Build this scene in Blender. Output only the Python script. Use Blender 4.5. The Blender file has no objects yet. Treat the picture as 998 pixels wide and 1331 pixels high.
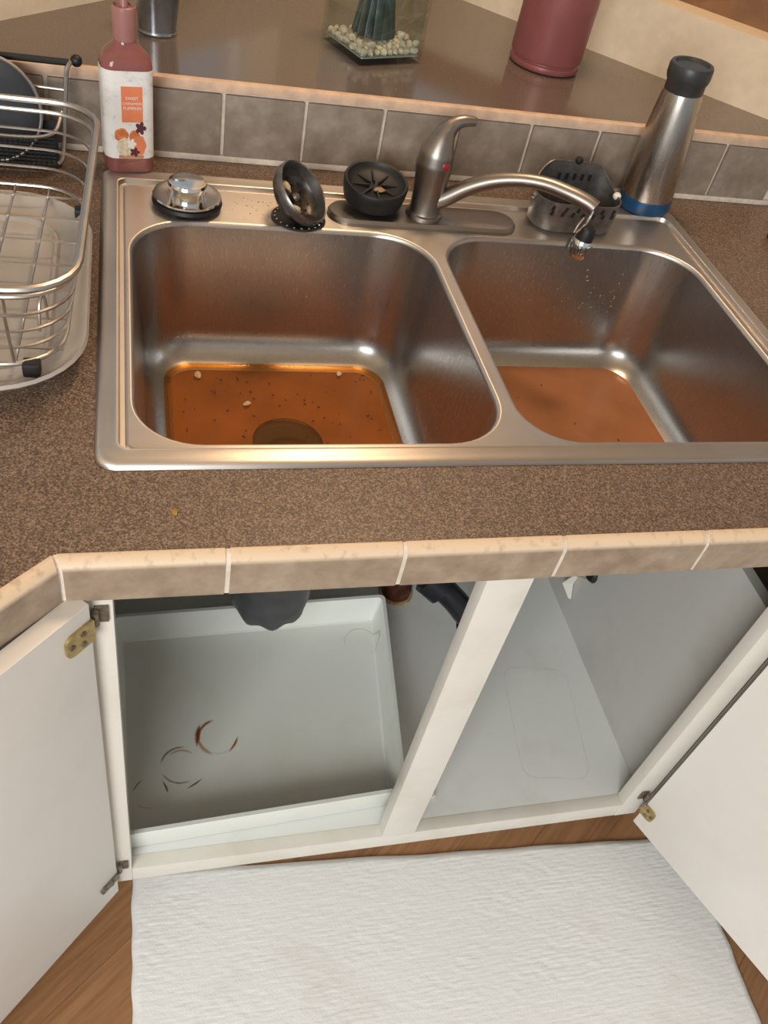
import bpy, bmesh, math, random
from mathutils import Vector, Matrix, Euler, noise as mnoise
random.seed(7)
SC = bpy.context.scene
COL = SC.collection
PI = math.pi

# ------------------------------------------------------------------ camera
cam = bpy.data.cameras.new('camera')
co = bpy.data.objects.new('camera', cam); COL.objects.link(co)
cam.sensor_fit = 'VERTICAL'; cam.sensor_height = 36.0; cam.lens = 1128.5 / 1331 * 36.0
cam.clip_start = 0.02
right = Vector((0.9636, -0.2012, 0.1762)); down = Vector((-0.0261, -0.7264, -0.6867)); fwd = Vector((0.2662, 0.6571, -0.7052))
M = Matrix((right, -down, -fwd)).transposed().to_4x4()
M.translation = Vector((0.0415, -0.5757, 0.5555))
co.matrix_world = M
SC.camera = co

# ------------------------------------------------------------------ world, lights, exposure
SC.view_settings.view_transform = 'Standard'
SC.view_settings.look = 'None'
SC.view_settings.gamma = 1.0
SC.view_settings.exposure = 0.0
w = bpy.data.worlds.new('world'); SC.world = w; w.use_nodes = True
bg = w.node_tree.nodes['Background']
bg.inputs[0].default_value = (0.86, 0.93, 1.0, 1); bg.inputs[1].default_value = 0.50

def area(name, loc, target, size, energy, color, sy=None):
    l = bpy.data.lights.new(name, 'AREA'); l.energy = energy; l.color = color; l.size = size
    if sy: l.shape = 'RECTANGLE'; l.size_y = sy
    o = bpy.data.objects.new(name, l); COL.objects.link(o); o.location = loc
    o.rotation_euler = (Vector(target) - Vector(loc)).to_track_quat('-Z', 'Y').to_euler()
    return o
area('ceiling_lamp', (0.50, 0.72, 1.48), (0.45, 0.45, 0), 0.28, 11, (1.0, 0.70, 0.43))
area('room_daylight', (-0.80, -2.1, 0.82), (0.45, 0.0, -0.45), 1.3, 56, (0.985, 1.0, 0.985), 1.0)

# ------------------------------------------------------------------ helpers
def nt(name):
    m = bpy.data.materials.new(name); m.use_nodes = True
    t = m.node_tree; p = t.nodes['Principled BSDF']
    return m, t, p
def lk(t, a, b): t.links.new(a, b)
def node(t, kind, **kw):
    n = t.nodes.new(kind)
    for k, v in kw.items():
        if k.startswith('i_'):
            key = k[2:].replace('_', ' ')
            n.inputs[int(key) if key.isdigit() else key].default_value = v
        else: setattr(n, k, v)
    return n
def rgb(c): return (c[0], c[1], c[2], 1)
def srgb(r, g, b):
    f = lambda v: (v / 255 / 12.92) if v / 255 <= 0.04045 else ((v / 255 + 0.055) / 1.055) ** 2.4
    return (f(r), f(g), f(b))
def ramp(t, fac, stops):
    r = node(t, 'ShaderNodeValToRGB'); el = r.color_ramp.elements
    while len(el) > 1: el.remove(el[-1])
    el[0].position = stops[0][0]; el[0].color = rgb(stops[0][1])
    for pos, c in stops[1:]:
        e = el.new(pos); e.color = rgb(c)
    lk(t, fac, r.inputs[0]); return r.outputs[0]
def coords(t, scale=(1, 1, 1), space='Object'):
    tc = node(t, 'ShaderNodeTexCoord'); mp = node(t, 'ShaderNodeMapping')
    mp.inputs['Scale'].default_value = scale
    lk(t, tc.outputs[space], mp.inputs[0]); return mp.outputs[0]
def nz(t, vec, scale, detail=3, rough=0.5):
    n = node(t, 'ShaderNodeTexNoise'); n.inputs['Scale'].default_value = scale
    n.inputs['Detail'].default_value = detail; n.inputs['Roughness'].default_value = rough
    lk(t, vec, n.inputs['Vector']); return n.outputs['Fac']
def bump(t, p, h, strength, dist):
    b = node(t, 'ShaderNodeBump'); b.inputs['Strength'].default_value = strength; b.inputs['Distance'].default_value = dist
    lk(t, h, b.inputs['Height']); lk(t, b.outputs[0], p.inputs['Normal'])
def plain(name, c, rough=0.5, metal=0.0, var=0.12, scale=40, spec=None, bmp=0.0, coat=0):
    m, t, p = nt(name)
    v = coords(t); f = nz(t, v, scale)
    col = ramp(t, f, [(0.3, tuple(x * (1 - var) for x in c)), (0.7, tuple(min(1, x * (1 + var)) for x in c))])
    lk(t, col, p.inputs['Base Color']); p.inputs['Roughness'].default_value = rough; p.inputs['Metallic'].default_value = metal
    if spec is not None: p.inputs['Specular IOR Level'].default_value = spec
    if coat: p.inputs['Coat Weight'].default_value = coat
    if bmp: bump(t, p, f, bmp, 0.002)
    return m
def brushed(name, c, rough, stretch, amt=0.08, metal=1.0, aniso=0.0):
    m, t, p = nt(name)
    v = coords(t, stretch); f = nz(t, v, 60, 4)
    big = nz(t, coords(t), 9, 4)
    col = ramp(t, big, [(0.3, tuple(x * 0.86 for x in c)), (0.7, c)])
    lk(t, col, p.inputs['Base Color']); p.inputs['Metallic'].default_value = metal
    r = node(t, 'ShaderNodeMapRange'); r.inputs['To Min'].default_value = rough - 0.05; r.inputs['To Max'].default_value = rough + 0.07
    lk(t, f, r.inputs['Value']); lk(t, r.outputs[0], p.inputs['Roughness'])
    bump(t, p, f, amt, 0.0006)
    if aniso:
        p.inputs['Anisotropic'].default_value = aniso
        tg = node(t, 'ShaderNodeCombineXYZ'); tg.inputs[1].default_value = 1.0   # grain runs along x, so the lobe spreads along y
        lk(t, tg.outputs[0], p.inputs['Tangent'])
    return m

def facing(t, pw_=4.0, k=0.55):
    lw = node(t, 'ShaderNodeLayerWeight'); pw = node(t, 'ShaderNodeMath', operation='POWER'); pw.inputs[1].default_value = pw_
    ma = node(t, 'ShaderNodeMath', operation='MULTIPLY_ADD'); ma.inputs[1].default_value = k; ma.inputs[2].default_value = 0.045
    lk(t, lw.outputs['Facing'], pw.inputs[0]); lk(t, pw.outputs[0], ma.inputs[0]); return ma.outputs[0]
# ---- mesh building
def box(bm, lo, hi, mat=None, bevel=0.0):
    v = [bm.verts.new((x, y, z)) for z in (lo[2], hi[2]) for y in (lo[1], hi[1]) for x in (lo[0], hi[0])]
    fs = [bm.faces.new([v[i] for i in f]) for f in ((0, 2, 3, 1), (4, 5, 7, 6), (0, 1, 5, 4), (2, 6, 7, 3), (0, 4, 6, 2), (1, 3, 7, 5))]
    if bevel:
        es = list({e for f in fs for e in f.edges})
        g = bmesh.ops.bevel(bm, geom=es, offset=bevel, segments=2, affect='EDGES', profile=0.6)
        vs = list({x for f in g['faces'] for x in f.verts} | {x for x in v if x.is_valid})
    else: vs = v
    if mat is not None: bmesh.ops.transform(bm, matrix=mat, verts=vs)
    return vs
def frame_mat(o, x, y, z):
    m = Matrix((Vector(x), Vector(y), Vector(z))).transposed().to_4x4(); m.translation = Vector(o); return m
def roundrect(x0, y0, x1, y1, r, n=8):
    if not isinstance(r, (tuple, list)): r = (r,) * 4
    out = []
    for (cx, cy, a0, rr) in ((x1 - r[0], y1 - r[0], 0, r[0]), (x0 + r[1], y1 - r[1], PI / 2, r[1]), (x0 + r[2], y0 + r[2], PI, r[2]), (x1 - r[3], y0 + r[3], 1.5 * PI, r[3])):
        for i in range(n + 1):
            a = a0 + PI / 2 * i / n
            out.append((cx + rr * math.cos(a), cy + rr * math.sin(a)))
    return out
def ring(bm, pts): return [bm.verts.new(p) for p in pts]
def bridge(bm, a, b, closed=True):
    n = len(a)
    for i in range(n if closed else n - 1):
        j = (i + 1) % n
        try: bm.faces.new((a[i], a[j], b[j], b[i]))
        except ValueError: pass
def rr_loops(bm, spec, n=8, cap_first=False, cap_last=False):
    """spec: list of (x0,y0,x1,y1,r,z)"""
    ls = [ring(bm, [(x, y, s[5]) for x, y in roundrect(*s[:5], n=n)]) for s in spec]
    for a, b in zip(ls, ls[1:]): bridge(bm, a, b)
    if cap_first: bm.faces.new(list(reversed(ls[0])))
    if cap_last: bm.faces.new(ls[-1])
    return ls
def lathe(bm, prof, mat=None, n=32, a0=0, a1=2 * PI, rx=1, ry=1):
    full = abs(a1 - a0 - 2 * PI) < 1e-6
    rows = []
    for r, z in prof:
        if r < 1e-6: rows.append([bm.verts.new((0, 0, z))])
        else: rows.append([bm.verts.new((r * rx * math.cos(a0 + (a1 - a0) * i / n), r * ry * math.sin(a0 + (a1 - a0) * i / n), z)) for i in range(n if full else n + 1)])
    for a, b in zip(rows, rows[1:]):
        if len(a) == 1 and len(b) == 1: continue
        m = max(len(a), len(b))
        for i in range(m if full else m - 1):
            j = (i + 1) % m
            if len(a) == 1: bm.faces.new((a[0], b[j], b[i]))
            elif len(b) == 1: bm.faces.new((a[i], a[j], b[0]))
            else: bm.faces.new((a[i], a[j], b[j], b[i]))
    vs = [v for r in rows for v in r]
    if mat is not None: bmesh.ops.transform(bm, matrix=mat, verts=vs)
    return vs
def catmull(pts, k=6, closed=False):
    P = [Vector(p) for p in pts]; n = len(P); out = []
    for i in range(n if closed else n - 1):
        if closed: a, b, c, d = P[i - 1], P[i], P[(i + 1) % n], P[(i + 2) % n]
        else: a, b, c, d = P[max(i - 1, 0)], P[i], P[i + 1], P[min(i + 2, n - 1)]
        for s in range(k):
            t = s / k
            out.append(0.5 * ((2 * b) + (c - a) * t + (2 * a - 5 * b + 4 * c - d) * t * t + (3 * b - a - 3 * c + d) * t ** 3))
    if not closed: out.append(P[-1])
    return out
def tube(bm, pts, r, sides=8, closed=False, caps=True, sx=1.0):
    P = [Vector(p) for p in pts]; n = len(P); rs = r if isinstance(r, (list, tuple)) else [r] * n
    rows = []; up = None
    for i in range(n):
        if closed: d = P[(i + 1) % n] - P[i - 1]
        else: d = P[min(i + 1, n - 1)] - P[max(i - 1, 0)]
        d.normalize()
        if up is None:
            up = Vector((0, 0, 1)) if abs(d.z) < 0.9 else Vector((1, 0, 0))
        u = (up - d * up.dot(d)).normalized(); up = u; v = d.cross(u)
        rows.append([bm.verts.new(P[i] + rs[i] * (math.cos(2 * PI * k / sides) * u + sx * math.sin(2 * PI * k / sides) * v)) for k in range(sides)])
    for a, b in zip(rows, rows[1:]): bridge(bm, a, b)
    if closed: bridge(bm, rows[-1], rows[0])
    elif caps:
        bm.faces.new(list(reversed(rows[0]))); bm.faces.new(rows[-1])
def rloop3(x0, y0, x1, y1, r, z, n=6): return [(x, y, z) for x, y in roundrect(x0, y0, x1, y1, r, n=n)]
def tri_fill(bm, loops, z):
    es = []
    for lp in loops:
        vs = lp if hasattr(lp[0], 'co') else ring(bm, [(x, y, z) for x, y in lp])
        for i in range(len(vs)):
            e = bm.edges.get((vs[i], vs[(i + 1) % len(vs)])) or bm.edges.new((vs[i], vs[(i + 1) % len(vs)]))
            es.append(e)
    r = bmesh.ops.triangle_fill(bm, use_beauty=True, use_dissolve=False, edges=es)
    return [f for f in r['geom'] if isinstance(f, bmesh.types.BMFace)]
def prism(bm, poly, z0, z1):
    a = ring(bm, [(x, y, z0) for x, y in poly]); b = ring(bm, [(x, y, z1) for x, y in poly])
    bridge(bm, a, b); bm.faces.new(list(reversed(a))); bm.faces.new(b)

def origin_of(p):
    v = Vector((0, 0, 0))
    while p is not None: v += p.location; p = p.parent
    return v
def obj(name, bm, mat, parent=None, smooth=35, recalc=True, local=False):
    if recalc: bmesh.ops.recalc_face_normals(bm, faces=bm.faces[:])
    if parent is not None and not local: bmesh.ops.translate(bm, vec=-origin_of(parent), verts=bm.verts[:])
    if smooth:
        for f in bm.faces: f.smooth = True
        for e in bm.edges:
            e.smooth = len(e.link_faces) == 2 and e.calc_face_angle(0) < math.radians(smooth)
    me = bpy.data.meshes.new(name); bm.to_mesh(me); bm.free()
    for m in (mat if isinstance(mat, list) else [mat]): me.materials.append(m)
    o = bpy.data.objects.new(name, me); COL.objects.link(o)
    if parent is not None: o.parent = parent
    return o
def recenter(o):
    """put the origin of a single-mesh thing at its base"""
    vs = o.data.vertices
    c = Vector((sum(v.co.x for v in vs) / len(vs), sum(v.co.y for v in vs) / len(vs), min(v.co.z for v in vs)))
    o.data.transform(Matrix.Translation(-c)); o.location = c
    return o
def tag(o, label, cat, group=None, kind=None):
    o['label'] = label; o['category'] = cat
    if group: o['group'] = group
    if kind: o['kind'] = kind
    return o
def thing(name, label, cat, loc, group=None):
    o = bpy.data.objects.new(name, None); o.empty_display_size = 0.03; COL.objects.link(o); o.location = loc
    return tag(o, label, cat, group)
def struct(o): o['kind'] = 'structure'; return o
def share(name, src, parent, mat):
    """another object with the same mesh, placed by a local matrix"""
    o = bpy.data.objects.new(name, src.data); COL.objects.link(o); o.parent = parent; o.matrix_local = mat; return o
B = bmesh.new

# ------------------------------------------------------------------ materials
def mat_counter():
    m, t, p = nt('brown_speckled_laminate'); v = coords(t)
    f1 = nz(t, v, 520, 2, 0.6); f2 = nz(t, v, 1300, 2, 0.6); f3 = nz(t, v, 6, 3)
    a = node(t, 'ShaderNodeMath', operation='MULTIPLY_ADD'); a.inputs[1].default_value = 0.75
    lk(t, f1, a.inputs[0])
    b = node(t, 'ShaderNodeMath', operation='MULTIPLY'); b.inputs[1].default_value = 0.25; lk(t, f2, b.inputs[0]); lk(t, b.outputs[0], a.inputs[2])
    col = ramp(t, a.outputs[0], [(0.38, (0.062, 0.039, 0.026)), (0.46, (0.115, 0.074, 0.050)), (0.53, (0.175, 0.117, 0.082)), (0.62, (0.31, 0.22, 0.155))])
    lk(t, col, p.inputs['Base Color']); p.inputs['Roughness'].default_value = 0.42
    bump(t, p, a.outputs[0], 0.25, 0.001); return m
def mat_ledge():
    m, t, p = nt('brown_gloss_laminate'); v = coords(t); f = nz(t, v, 500, 2)
    col = ramp(t, f, [(0.35, (0.118, 0.090, 0.073)), (0.65, (0.160, 0.124, 0.102))])
    lk(t, col, p.inputs['Base Color']); p.inputs['Roughness'].default_value = 0.12; p.inputs['Specular IOR Level'].default_value = 0.75; return m
def mat_tile(name, dark, mid, light, top=None, ztop=0.0, rough=0.45):
    m, t, p = nt(name)
    oi = node(t, 'ShaderNodeObjectInfo'); v = coords(t)
    ad = node(t, 'ShaderNodeVectorMath', operation='MULTIPLY_ADD'); ad.inputs[1].default_value = (1, 1, 1)
    cb = node(t, 'ShaderNodeCombineXYZ'); sc = node(t, 'ShaderNodeMath', operation='MULTIPLY'); sc.inputs[1].default_value = 31
    lk(t, oi.outputs['Random'], sc.inputs[0]); lk(t, sc.outputs[0], cb.inputs[0]); lk(t, v, ad.inputs[0]); lk(t, cb.outputs[0], ad.inputs[2])
    f = nz(t, ad.outputs[0], 34, 6, 0.62)
    col = ramp(t, f, [(0.33, dark), (0.5, mid), (0.66, light)])
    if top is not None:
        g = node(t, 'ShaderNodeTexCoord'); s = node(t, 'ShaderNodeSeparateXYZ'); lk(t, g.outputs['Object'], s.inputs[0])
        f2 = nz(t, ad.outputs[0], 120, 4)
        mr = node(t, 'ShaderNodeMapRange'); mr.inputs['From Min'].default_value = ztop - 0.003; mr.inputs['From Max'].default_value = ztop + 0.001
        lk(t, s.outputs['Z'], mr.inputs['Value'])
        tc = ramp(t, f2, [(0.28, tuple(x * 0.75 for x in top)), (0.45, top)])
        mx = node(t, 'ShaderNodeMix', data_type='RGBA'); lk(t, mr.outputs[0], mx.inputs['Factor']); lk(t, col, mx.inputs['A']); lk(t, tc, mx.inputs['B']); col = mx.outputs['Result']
    lk(t, col, p.inputs['Base Color']); p.inputs['Roughness'].default_value = rough
    bump(t, p, f, 0.3, 0.002); return m
def mat_wood():
    m, t, p = nt('oak_laminate_plank')
    oi = node(t, 'ShaderNodeObjectInfo'); v = coords(t, (1.2, 16, 16))
    ad = node(t, 'ShaderNodeVectorMath', operation='ADD'); cb = node(t, 'ShaderNodeCombineXYZ')
    sc = node(t, 'ShaderNodeMath', operation='MULTIPLY'); sc.inputs[1].default_value = 57
    lk(t, oi.outputs['Random'], sc.inputs[0]); lk(t, sc.outputs[0], cb.inputs[1]); lk(t, v, ad.inputs[0]); lk(t, cb.outputs[0], ad.inputs[1])
    f = nz(t, ad.outputs[0], 7, 6, 0.6)
    col = ramp(t, f, [(0.3, (0.235, 0.110, 0.046)), (0.5, (0.30, 0.148, 0.066)), (0.7, (0.36, 0.190, 0.090))])
    hs = node(t, 'ShaderNodeHueSaturation'); mr = node(t, 'ShaderNodeMapRange'); mr.inputs['To Min'].default_value = 0.88; mr.inputs['To Max'].default_value = 1.12
    lk(t, oi.outputs['Random'], mr.inputs['Value']); lk(t, mr.outputs[0], hs.inputs['Value']); lk(t, col, hs.inputs['Color'])
    lk(t, hs.outputs[0], p.inputs['Base Color']); p.inputs['Roughness'].default_value = 0.4; return m
def mat_white(name, c, dirt, rough=0.45, scale=5, amt=0.62):
    m, t, p = nt(name); v = coords(t)
    f = nz(t, v, scale, 5, 0.6)
    col = ramp(t, f, [(amt - 0.12, c), (amt + 0.12, dirt)])
    f2 = nz(t, v, 260, 2)
    lk(t, col, p.inputs['Base Color']); p.inputs['Roughness'].default_value = rough
    bump(t, p, f2, 0.05, 0.0005); return m

class Stain:
    """collects stain masks (python-built node trees in object space) over a base colour"""
    def __init__(s, name, base_out_fn, rough):
        s.m, s.t, s.p = nt(name); s.col = base_out_fn(s.t); s.p.inputs['Roughness'].default_value = rough
        tc = node(s.t, 'ShaderNodeTexCoord'); sp = node(s.t, 'ShaderNodeSeparateXYZ'); lk(s.t, tc.outputs['Object'], sp.inputs[0])
        s.x, s.y = sp.outputs['X'], sp.outputs['Y']; s.n = nz(s.t, coords(s.t), 45, 4)
    def math(s, op, a, b=None, c=None):
        n = node(s.t, 'ShaderNodeMath', operation=op)
        for i, q in enumerate((a, b, c)):
            if q is None: continue
            if isinstance(q, (int, float)): n.inputs[i].default_value = q
            else: lk(s.t, q, n.inputs[i])
        return n.outputs[0]
    def over(s, mask, colour):
        mx = node(s.t, 'ShaderNodeMix', data_type='RGBA'); lk(s.t, mask, mx.inputs['Factor']); lk(s.t, s.col, mx.inputs['A'])
        mx.inputs['B'].default_value = rgb(colour); s.col = mx.outputs['Result']
    def band(s, d, wd):  # 1 inside |d|<wd with soft edge
        a = s.math('ABSOLUTE', d); q = s.math('DIVIDE', a, wd); q = s.math('SUBTRACT', 1.0, q)
        n = s.t.nodes[-1]; n.use_clamp = True; return q
    def arc(s, cx, cy, r, a_mid, a_half, wd, colour, strength=1.0):
        dx = s.math('SUBTRACT', s.x, cx); dy = s.math('SUBTRACT', s.y, cy)
        wob = s.math('MULTIPLY_ADD', s.n, 0.003, -0.0015)
        d = s.math('SQRT', s.math('ADD', s.math('MULTIPLY', dx, dx), s.math('MULTIPLY', dy, dy)))
        d = s.math('ADD', s.math('SUBTRACT', d, r), wob)
        q = s.band(d, wd)
        ca, sa = math.cos(a_mid), math.sin(a_mid)
        c = s.math('ADD', s.math('MULTIPLY', dx, ca), s.math('MULTIPLY', dy, sa)); c = s.math('DIVIDE', c, r)
        lim = math.cos(a_half)
        g = s.math('DIVIDE', s.math('SUBTRACT', c, lim), (1 - lim) * 0.6); s.t.nodes[-1].use_clamp = True
        k = s.math('MULTIPLY', s.math('MULTIPLY', q, g), strength); s.t.nodes[-1].use_clamp = True
        s.over(k, colour)
    def rrline(s, cx, cy, hx, hy, r, ang, wd, colour, strength):
        dx = s.math('SUBTRACT', s.x, cx); dy = s.math('SUBTRACT', s.y, cy)
        ca, sa = math.cos(ang), math.sin(ang)
        u = s.math('ADD', s.math('MULTIPLY', dx, ca), s.math('MULTIPLY', dy, sa)); v = s.math('SUBTRACT', s.math('MULTIPLY', dy, ca), s.math('MULTIPLY', dx, sa))
        qu = s.math('MAXIMUM', s.math('SUBTRACT', s.math('ABSOLUTE', u), hx - r), 0.0); qv = s.math('MAXIMUM', s.math('SUBTRACT', s.math('ABSOLUTE', v), hy - r), 0.0)
        d = s.math('SQRT', s.math('ADD', s.math('MULTIPLY', qu, qu), s.math('MULTIPLY', qv, qv)))
        iu = s.math('SUBTRACT', s.math('ABSOLUTE', u), hx - r); iv = s.math('SUBTRACT', s.math('ABSOLUTE', v), hy - r)
        ins = s.math('MINIMUM', s.math('MAXIMUM', iu, iv), 0.0)
        d = s.math('SUBTRACT', s.math('ADD', d, ins), r)
        d = s.math('ADD', d, s.math('MULTIPLY_ADD', s.n, 0.008, -0.004))
        q = s.math('MULTIPLY', s.math('MULTIPLY', s.band(d, wd), strength), s.math('MULTIPLY_ADD', s.n, 2.6, -0.6)); s.t.nodes[-1].use_clamp = True
        s.over(s.math('MULTIPLY', q, 1.0), colour)
    def done(s): lk(s.t, s.col, s.p.inputs['Base Color']); return s.m
def whitebase(c, dirt, amt=0.66, scale=6):
    def fn(t):
        return ramp(t, nz(t, coords(t), scale, 5, 0.6), [(amt - 0.14, c), (amt + 0.12, dirt)])
    return fn

M_counter = mat_counter(); M_ledge = mat_ledge()
M_tile = mat_tile('taupe_stone_tile', (0.215, 0.170, 0.132), (0.262, 0.210, 0.166), (0.330, 0.270, 0.218))
M_edge = mat_tile('tan_edge_tile', (0.245, 0.180, 0.124), (0.310, 0.232, 0.165), (0.375, 0.288, 0.210), top=(0.70, 0.54, 0.38), ztop=0.0395)  # paler top colour paints in the light falling on the rounded edge
M_grout = plain('pale_grout', srgb(214, 200, 184), 0.8, var=0.12, scale=90, bmp=0.2)
M_cap = plain('beige_cap_grout', srgb(214, 182, 156), 0.6, var=0.14, scale=60)
M_steel = brushed('brushed_steel_deck', (0.66, 0.60, 0.545), 0.38, (0.6, 14, 14), 0.05, 1.0, 0.75)
M_bowl = brushed('brushed_steel_bowl', (0.52, 0.505, 0.49), 0.28, (14, 14, 0.6), 0.02)
M_nickel = brushed('brushed_nickel', (0.33, 0.295, 0.26), 0.36, (6, 6, 1), 0.04)
M_chrome = plain('chrome', (0.78, 0.77, 0.75), 0.12, 1.0, 0.05)
M_wire = plain('satin_chrome_wire', (0.48, 0.45, 0.42), 0.38, 1.0, 0.1)
M_black = plain('black_rubber', (0.008, 0.008, 0.009), 0.5, 0, 0.3, 60)
M_dark = plain('dark_grey_plastic', (0.055, 0.057, 0.06), 0.45, 0, 0.2)
M_cab = mat_white('white_painted_cabinet', (0.70, 0.67, 0.60), (0.60, 0.56, 0.48), scale=7)
M_door = mat_white('white_melamine_door', (0.74, 0.71, 0.66), (0.68, 0.645, 0.59), 0.38, scale=3.5)
M_wall = plain('beige_wall_paint', srgb(214, 196, 170), 0.85, var=0.05, scale=60, bmp=0.15)
M_brass = plain('aged_brass', (0.46, 0.35, 0.15), 0.42, 0.75, 0.25, 120)
M_oldmetal = plain('tarnished_hinge_metal', (0.20, 0.17, 0.13), 0.5, 0.7, 0.4, 150)
M_wood = mat_wood()
M_brownwood = plain('brown_wood_frame', srgb(118, 80, 46), 0.5, var=0.2, scale=30)
M_food = plain('pale_food_crumb', (0.72, 0.58, 0.38), 0.7, var=0.25, scale=300)
M_tomato = plain('orange_food_residue', (0.50, 0.16, 0.04), 0.5, var=0.4, scale=300)
M_speck = plain('dark_food_speck', (0.07, 0.03, 0.012), 0.6, var=0.4, scale=300)

# ================================================================== ROOM SHELL
ZF = -0.767          # floor level (counter top is z = 0)
APEX = Vector((0.4365, 1.3095, 0)); S2 = math.sqrt(0.5)
CEIL = 1.63
# floor: base slab + planks
bm = B(); box(bm, (-2.2, -3.2, ZF - 0.05), (3.0, 1.4, ZF - 0.004)); floor = struct(obj('floor', bm, M_brownwood, smooth=0))
ang = math.radians(38); ux = Vector((math.cos(ang), math.sin(ang), 0)); uy = Vector((-math.sin(ang), math.cos(ang), 0))
bm = B(); box(bm, (-0.6, -0.0429, ZF - 0.004), (0.6, 0.0429, ZF), bevel=0.0004)
src = obj('plank', bm, M_wood, floor, smooth=0)
k = 0; first = True
for j in range(-9, 14):
    for i in range(-2, 3):
        c = Vector((0.35, -0.45, 0)) + ux * (i * 1.202 + (j * 0.43) % 1.2 - 0.6) + uy * (j * 0.0862 - 0.02)
        if not (-1.1 < c.x < 1.9 and -1.5 < c.y < 0.6): continue
        mt = Matrix.Translation((c.x, c.y, 0)) @ Matrix.Rotation(ang, 4, 'Z')
        if first: src.matrix_local = mt; first = False
        else: share('plank', src, floor, mt)
# ceiling
bm = B(); box(bm, (-2.2, -3.2, CEIL), (3.0, 1.4, CEIL + 0.05)); struct(obj('ceiling', bm, M_wall, smooth=0))
# corner walls at 45 degrees: local u runs from the corner along the wall, v out of the room
def wall(name, sgn, u0, u1, z0, z1):
    du = Vector((sgn * S2, -S2, 0)); dv = Vector((sgn * S2, S2, 0))
    m = frame_mat(APEX, du, dv, (0, 0, 1))
    bm = B(); L = 3.4; T = 0.12
    for (a, b, c, d) in ((0, L, ZF, z0), (0, L, z1, CEIL), (0, u0, z0, z1), (u1, L, z0, z1)):
        if b - a < 1e-6: continue
        vs = box(bm, (a, 0, c), (b, T, d)); bmesh.ops.transform(bm, matrix=m, verts=vs)
    return struct(obj(name, bm, M_wall, smooth=0)), m
ZS = 0.207
wl, ml = wall('wall_left', -1, 0.18, 1.25, ZS, 1.1)
wr, mr_ = wall('wall_right', 1, 0.10, 1.60, ZS, 1.1)
m_glass, t, p = nt('window_glass')
t.nodes.remove(p); o_ = t.nodes['Material Output']
tr = node(t, 'ShaderNodeBsdfTransparent'); gl = node(t, 'ShaderNodeBsdfGlossy'); gl.inputs['Roughness'].default_value = 0.02
mx = node(t, 'ShaderNodeMixShader'); tr.inputs[0].default_value = (0.93, 0.96, 0.97, 1)
lk(t, facing(t), mx.inputs[0]); lk(t, tr.outputs[0], mx.inputs[1]); lk(t, gl.outputs[0], mx.inputs[2]); lk(t, mx.outputs[0], o_.inputs[0])
for nme, m, u0, u1 in (('window_1', ml, 0.18, 1.25), ('window_2', mr_, 0.10, 1.60)):
    bm = B(); vs = []
    ya, yb = 0.052, 0.105
    rail = 0.03 if nme == 'window_1' else 0.085
    for lo, hi in (((u0, ya, ZS), (u1, yb, ZS + rail)), ((u0, ya, 1.05), (u1, yb, 1.1)), ((u0, ya, ZS), (u0 + 0.05, yb, 1.1)), ((u1 - 0.05, ya, ZS), (u1, yb, 1.1)), (((u0 + u1) / 2 - 0.025, ya, ZS), ((u0 + u1) / 2 + 0.025, yb, 1.1))):
        vs += box(bm, lo, hi)
    bmesh.ops.transform(bm, matrix=m, verts=bm.verts[:])
    fr_ = struct(obj(nme, bm, M_door if nme == 'window_1' else M_brownwood, smooth=0))
    bm = B(); box(bm, (u0 + 0.02, 0.075, ZS + 0.03), (u1 - 0.02, 0.081, 1.08)); bmesh.ops.transform(bm, matrix=m, verts=bm.verts[:])
    obj('pane', bm, m_glass, fr_, smooth=0)

# ================================================================== COUNTERTOP
YE = -0.107                                   # outer face of the edge tiles
th = math.radians(42)
dl = Vector((-math.cos(th), -math.sin(th), 0)); dr = Vector((math.cos(th), -math.sin(th), 0))
XL, XR = -0.024, 0.780
counter = thing('countertop', 'brown speckled laminate counter with tan tiled front edge around the sink', 'countertop', (0.38, 0.2, -0.045))
INS = 0.0125
off = -INS * math.tan(th / 2)
A0 = Vector((XL + off, YE + INS, 0)); A1 = Vector((XR - off, YE + INS, 0))
L1 = A0 + dl * 0.9; R1 = A1 + dr * 0.9
def to_wall_l(P):  # along (-1,1)
    d = (P.x + 0.873 - P.y) / 2; return Vector((P.x - d, P.y + d, 0))
def to_wall_r(P):
    d = (1.746 - P.x - P.y) / 2; return Vector((P.x + d, P.y + d, 0))
L2 = to_wall_l(L1); R2 = to_wall_r(R1)
YB = 0.626
poly = [A0, A1, R1, R2, Vector((1.746 - YB, YB, 0)), Vector((YB - 0.873, YB, 0)), L2, L1]
poly = [(q.x, q.y) for q in poly]
hole = [(0.014, 0.014), (0.824, 0.014), (0.824, 0.545), (0.014, 0.545)]
bm = B()
to = ring(bm, [(x, y, 0) for x, y in poly]); th_ = ring(bm, [(x, y, 0) for x, y in hole])
tri_fill(bm, [to, th_], 0)
bo = ring(bm, [(x, y, -0.038) for x, y in poly]); bh = ring(bm, [(x, y, -0.038) for x, y in hole])
tri_fill(bm, [bo, bh], -0.038); bridge(bm, to, bo); bridge(bm, th_, bh)
obj('laminate_top', bm, M_counter, counter, smooth=0)
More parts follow.
